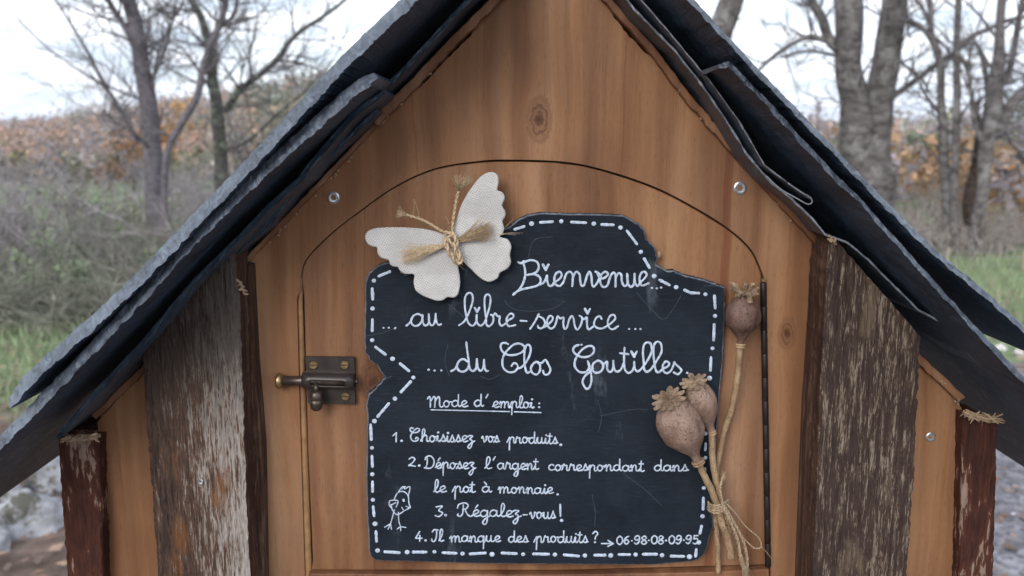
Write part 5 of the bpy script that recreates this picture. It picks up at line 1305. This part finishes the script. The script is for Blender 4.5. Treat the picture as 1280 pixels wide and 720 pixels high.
poppy('upright dried poppy on bare wood right of the sign, its dark head by the hinge', (925.5, 432, -.013), (930, 371, -.014), .22, .0105, .0098,
      [(925.5, 432, -.013), (922, 470, -.010), (916, 505, -.008), (904, 545, -.008), (896, 590, -.008), (895, 640, -.007), (897, 680, -.006), (898, 716, -.006)], 0, M_pod_dark, 3, PR1, 1.1, (.0022, .0018), 12)
poppy('largest and palest dried poppy, its round head over the lower right of the slate sign', (873, 578, -.020), (836.5, 502, -.022), .24, .0138, .0122,
      [(873, 578, -.020), (882, 598, -.0185), (894, 624, -.0165), (903, 655, -.015), (911, 680, -.013), (913.5, 697, -.012)], 0, M_pod, 7, PR, .12, (.0021, .0026), 11)
poppy('narrow dried poppy tucked between the largest head and the right edge of the sign', (890, 541, -.016), (869, 480, -.0165), .22, .0096, .0094,
      [(890, 541, -.0155), (890.5, 570, -.0145), (895, 600, -.014), (902, 628, -.014), (908, 650, -.013), (912, 665, -.012)], 0, M_pod, 12, PR3, .12, (.0022, .0019), 10)
# twine round the stems
b = MB(); yy = -.0185
for k in range(4):
    dy = k * 3.0
    twine(b, [P(885, 627 + dy, -.012), P(889, 631 + dy, -.0175), P(897, 632 + dy, -.0195), P(905, 629 + dy, -.0185), P(911, 625 + dy, -.013)], .0008, 200, 12, 40 + k)
twine(b, [P(903, 628, -.018), P(900, 612, -.019), P(903, 598, -.017), P(906, 590, -.014)], .0009, 200, 30, 51)
tuft(b, P(906, 606, -.016), P(904, 588, -.015), .0012, 30, 61)
twine(b, [P(905, 632, -.019), P(915, 650, -.017), P(926, 668, -.014), P(941, 684, -.013), P(951, 684, -.012), P(948, 672, -.012), P(932, 658, -.014), P(918, 640, -.017), P(906, 628, -.018)], .00055, 260, 20, 52)
twine(b, [P(904, 634, -.019), P(914, 655, -.018), P(922, 676, -.015), P(926, 700, -.013), P(932, 722, -.012), P(931, 745, -.012)], .0012, 130, 50, 53)
twine(b, [P(906, 634, -.018), P(920, 658, -.016), P(930, 680, -.014), P(934, 706, -.012), P(930, 735, -.012)], .0011, 130, 50, 54)
twine(b, [P(951, 683, -.012), P(958, 690, -.011), P(967, 702, -.008)], .0003, 400, 6, 55)
tuft(b, P(926, 694, -.014), P(938, 740, -.012), .003, 60, 62)
twm = b.build('twine_tie', M_twine_g, None, smooth=True, thing=('grey jute twine wound round the poppy stems with a loose loop and frayed ends', 'twine'))

# ------------------------------------------------------------------ thin autumn haze in the valley
hz = bpy.data.materials.new('valley_haze'); hz.use_nodes = True; hz.node_tree.nodes.clear()
ho = hz.node_tree.nodes.new('ShaderNodeOutputMaterial'); hv = hz.node_tree.nodes.new('ShaderNodeVolumePrincipled')
hv.inputs['Density'].default_value = 0.0006; hv.inputs['Color'].default_value = (0.86, 0.9, 1.0, 1)
hz.node_tree.links.new(hv.outputs[0], ho.inputs['Volume'])
zs = [ground_z(math.sin(a * .1) * q, math.cos(a * .1) * q) for a in range(63) for q in (30, 60, 100, 180, 260, 700, 1400, 1700, 2600, 3800)]
b = MB(); b.box((-4000, -4000, min(zs) - 3), (4000, 4000, max(zs) + 25)); b.build('haze', hz, kind='stuff')
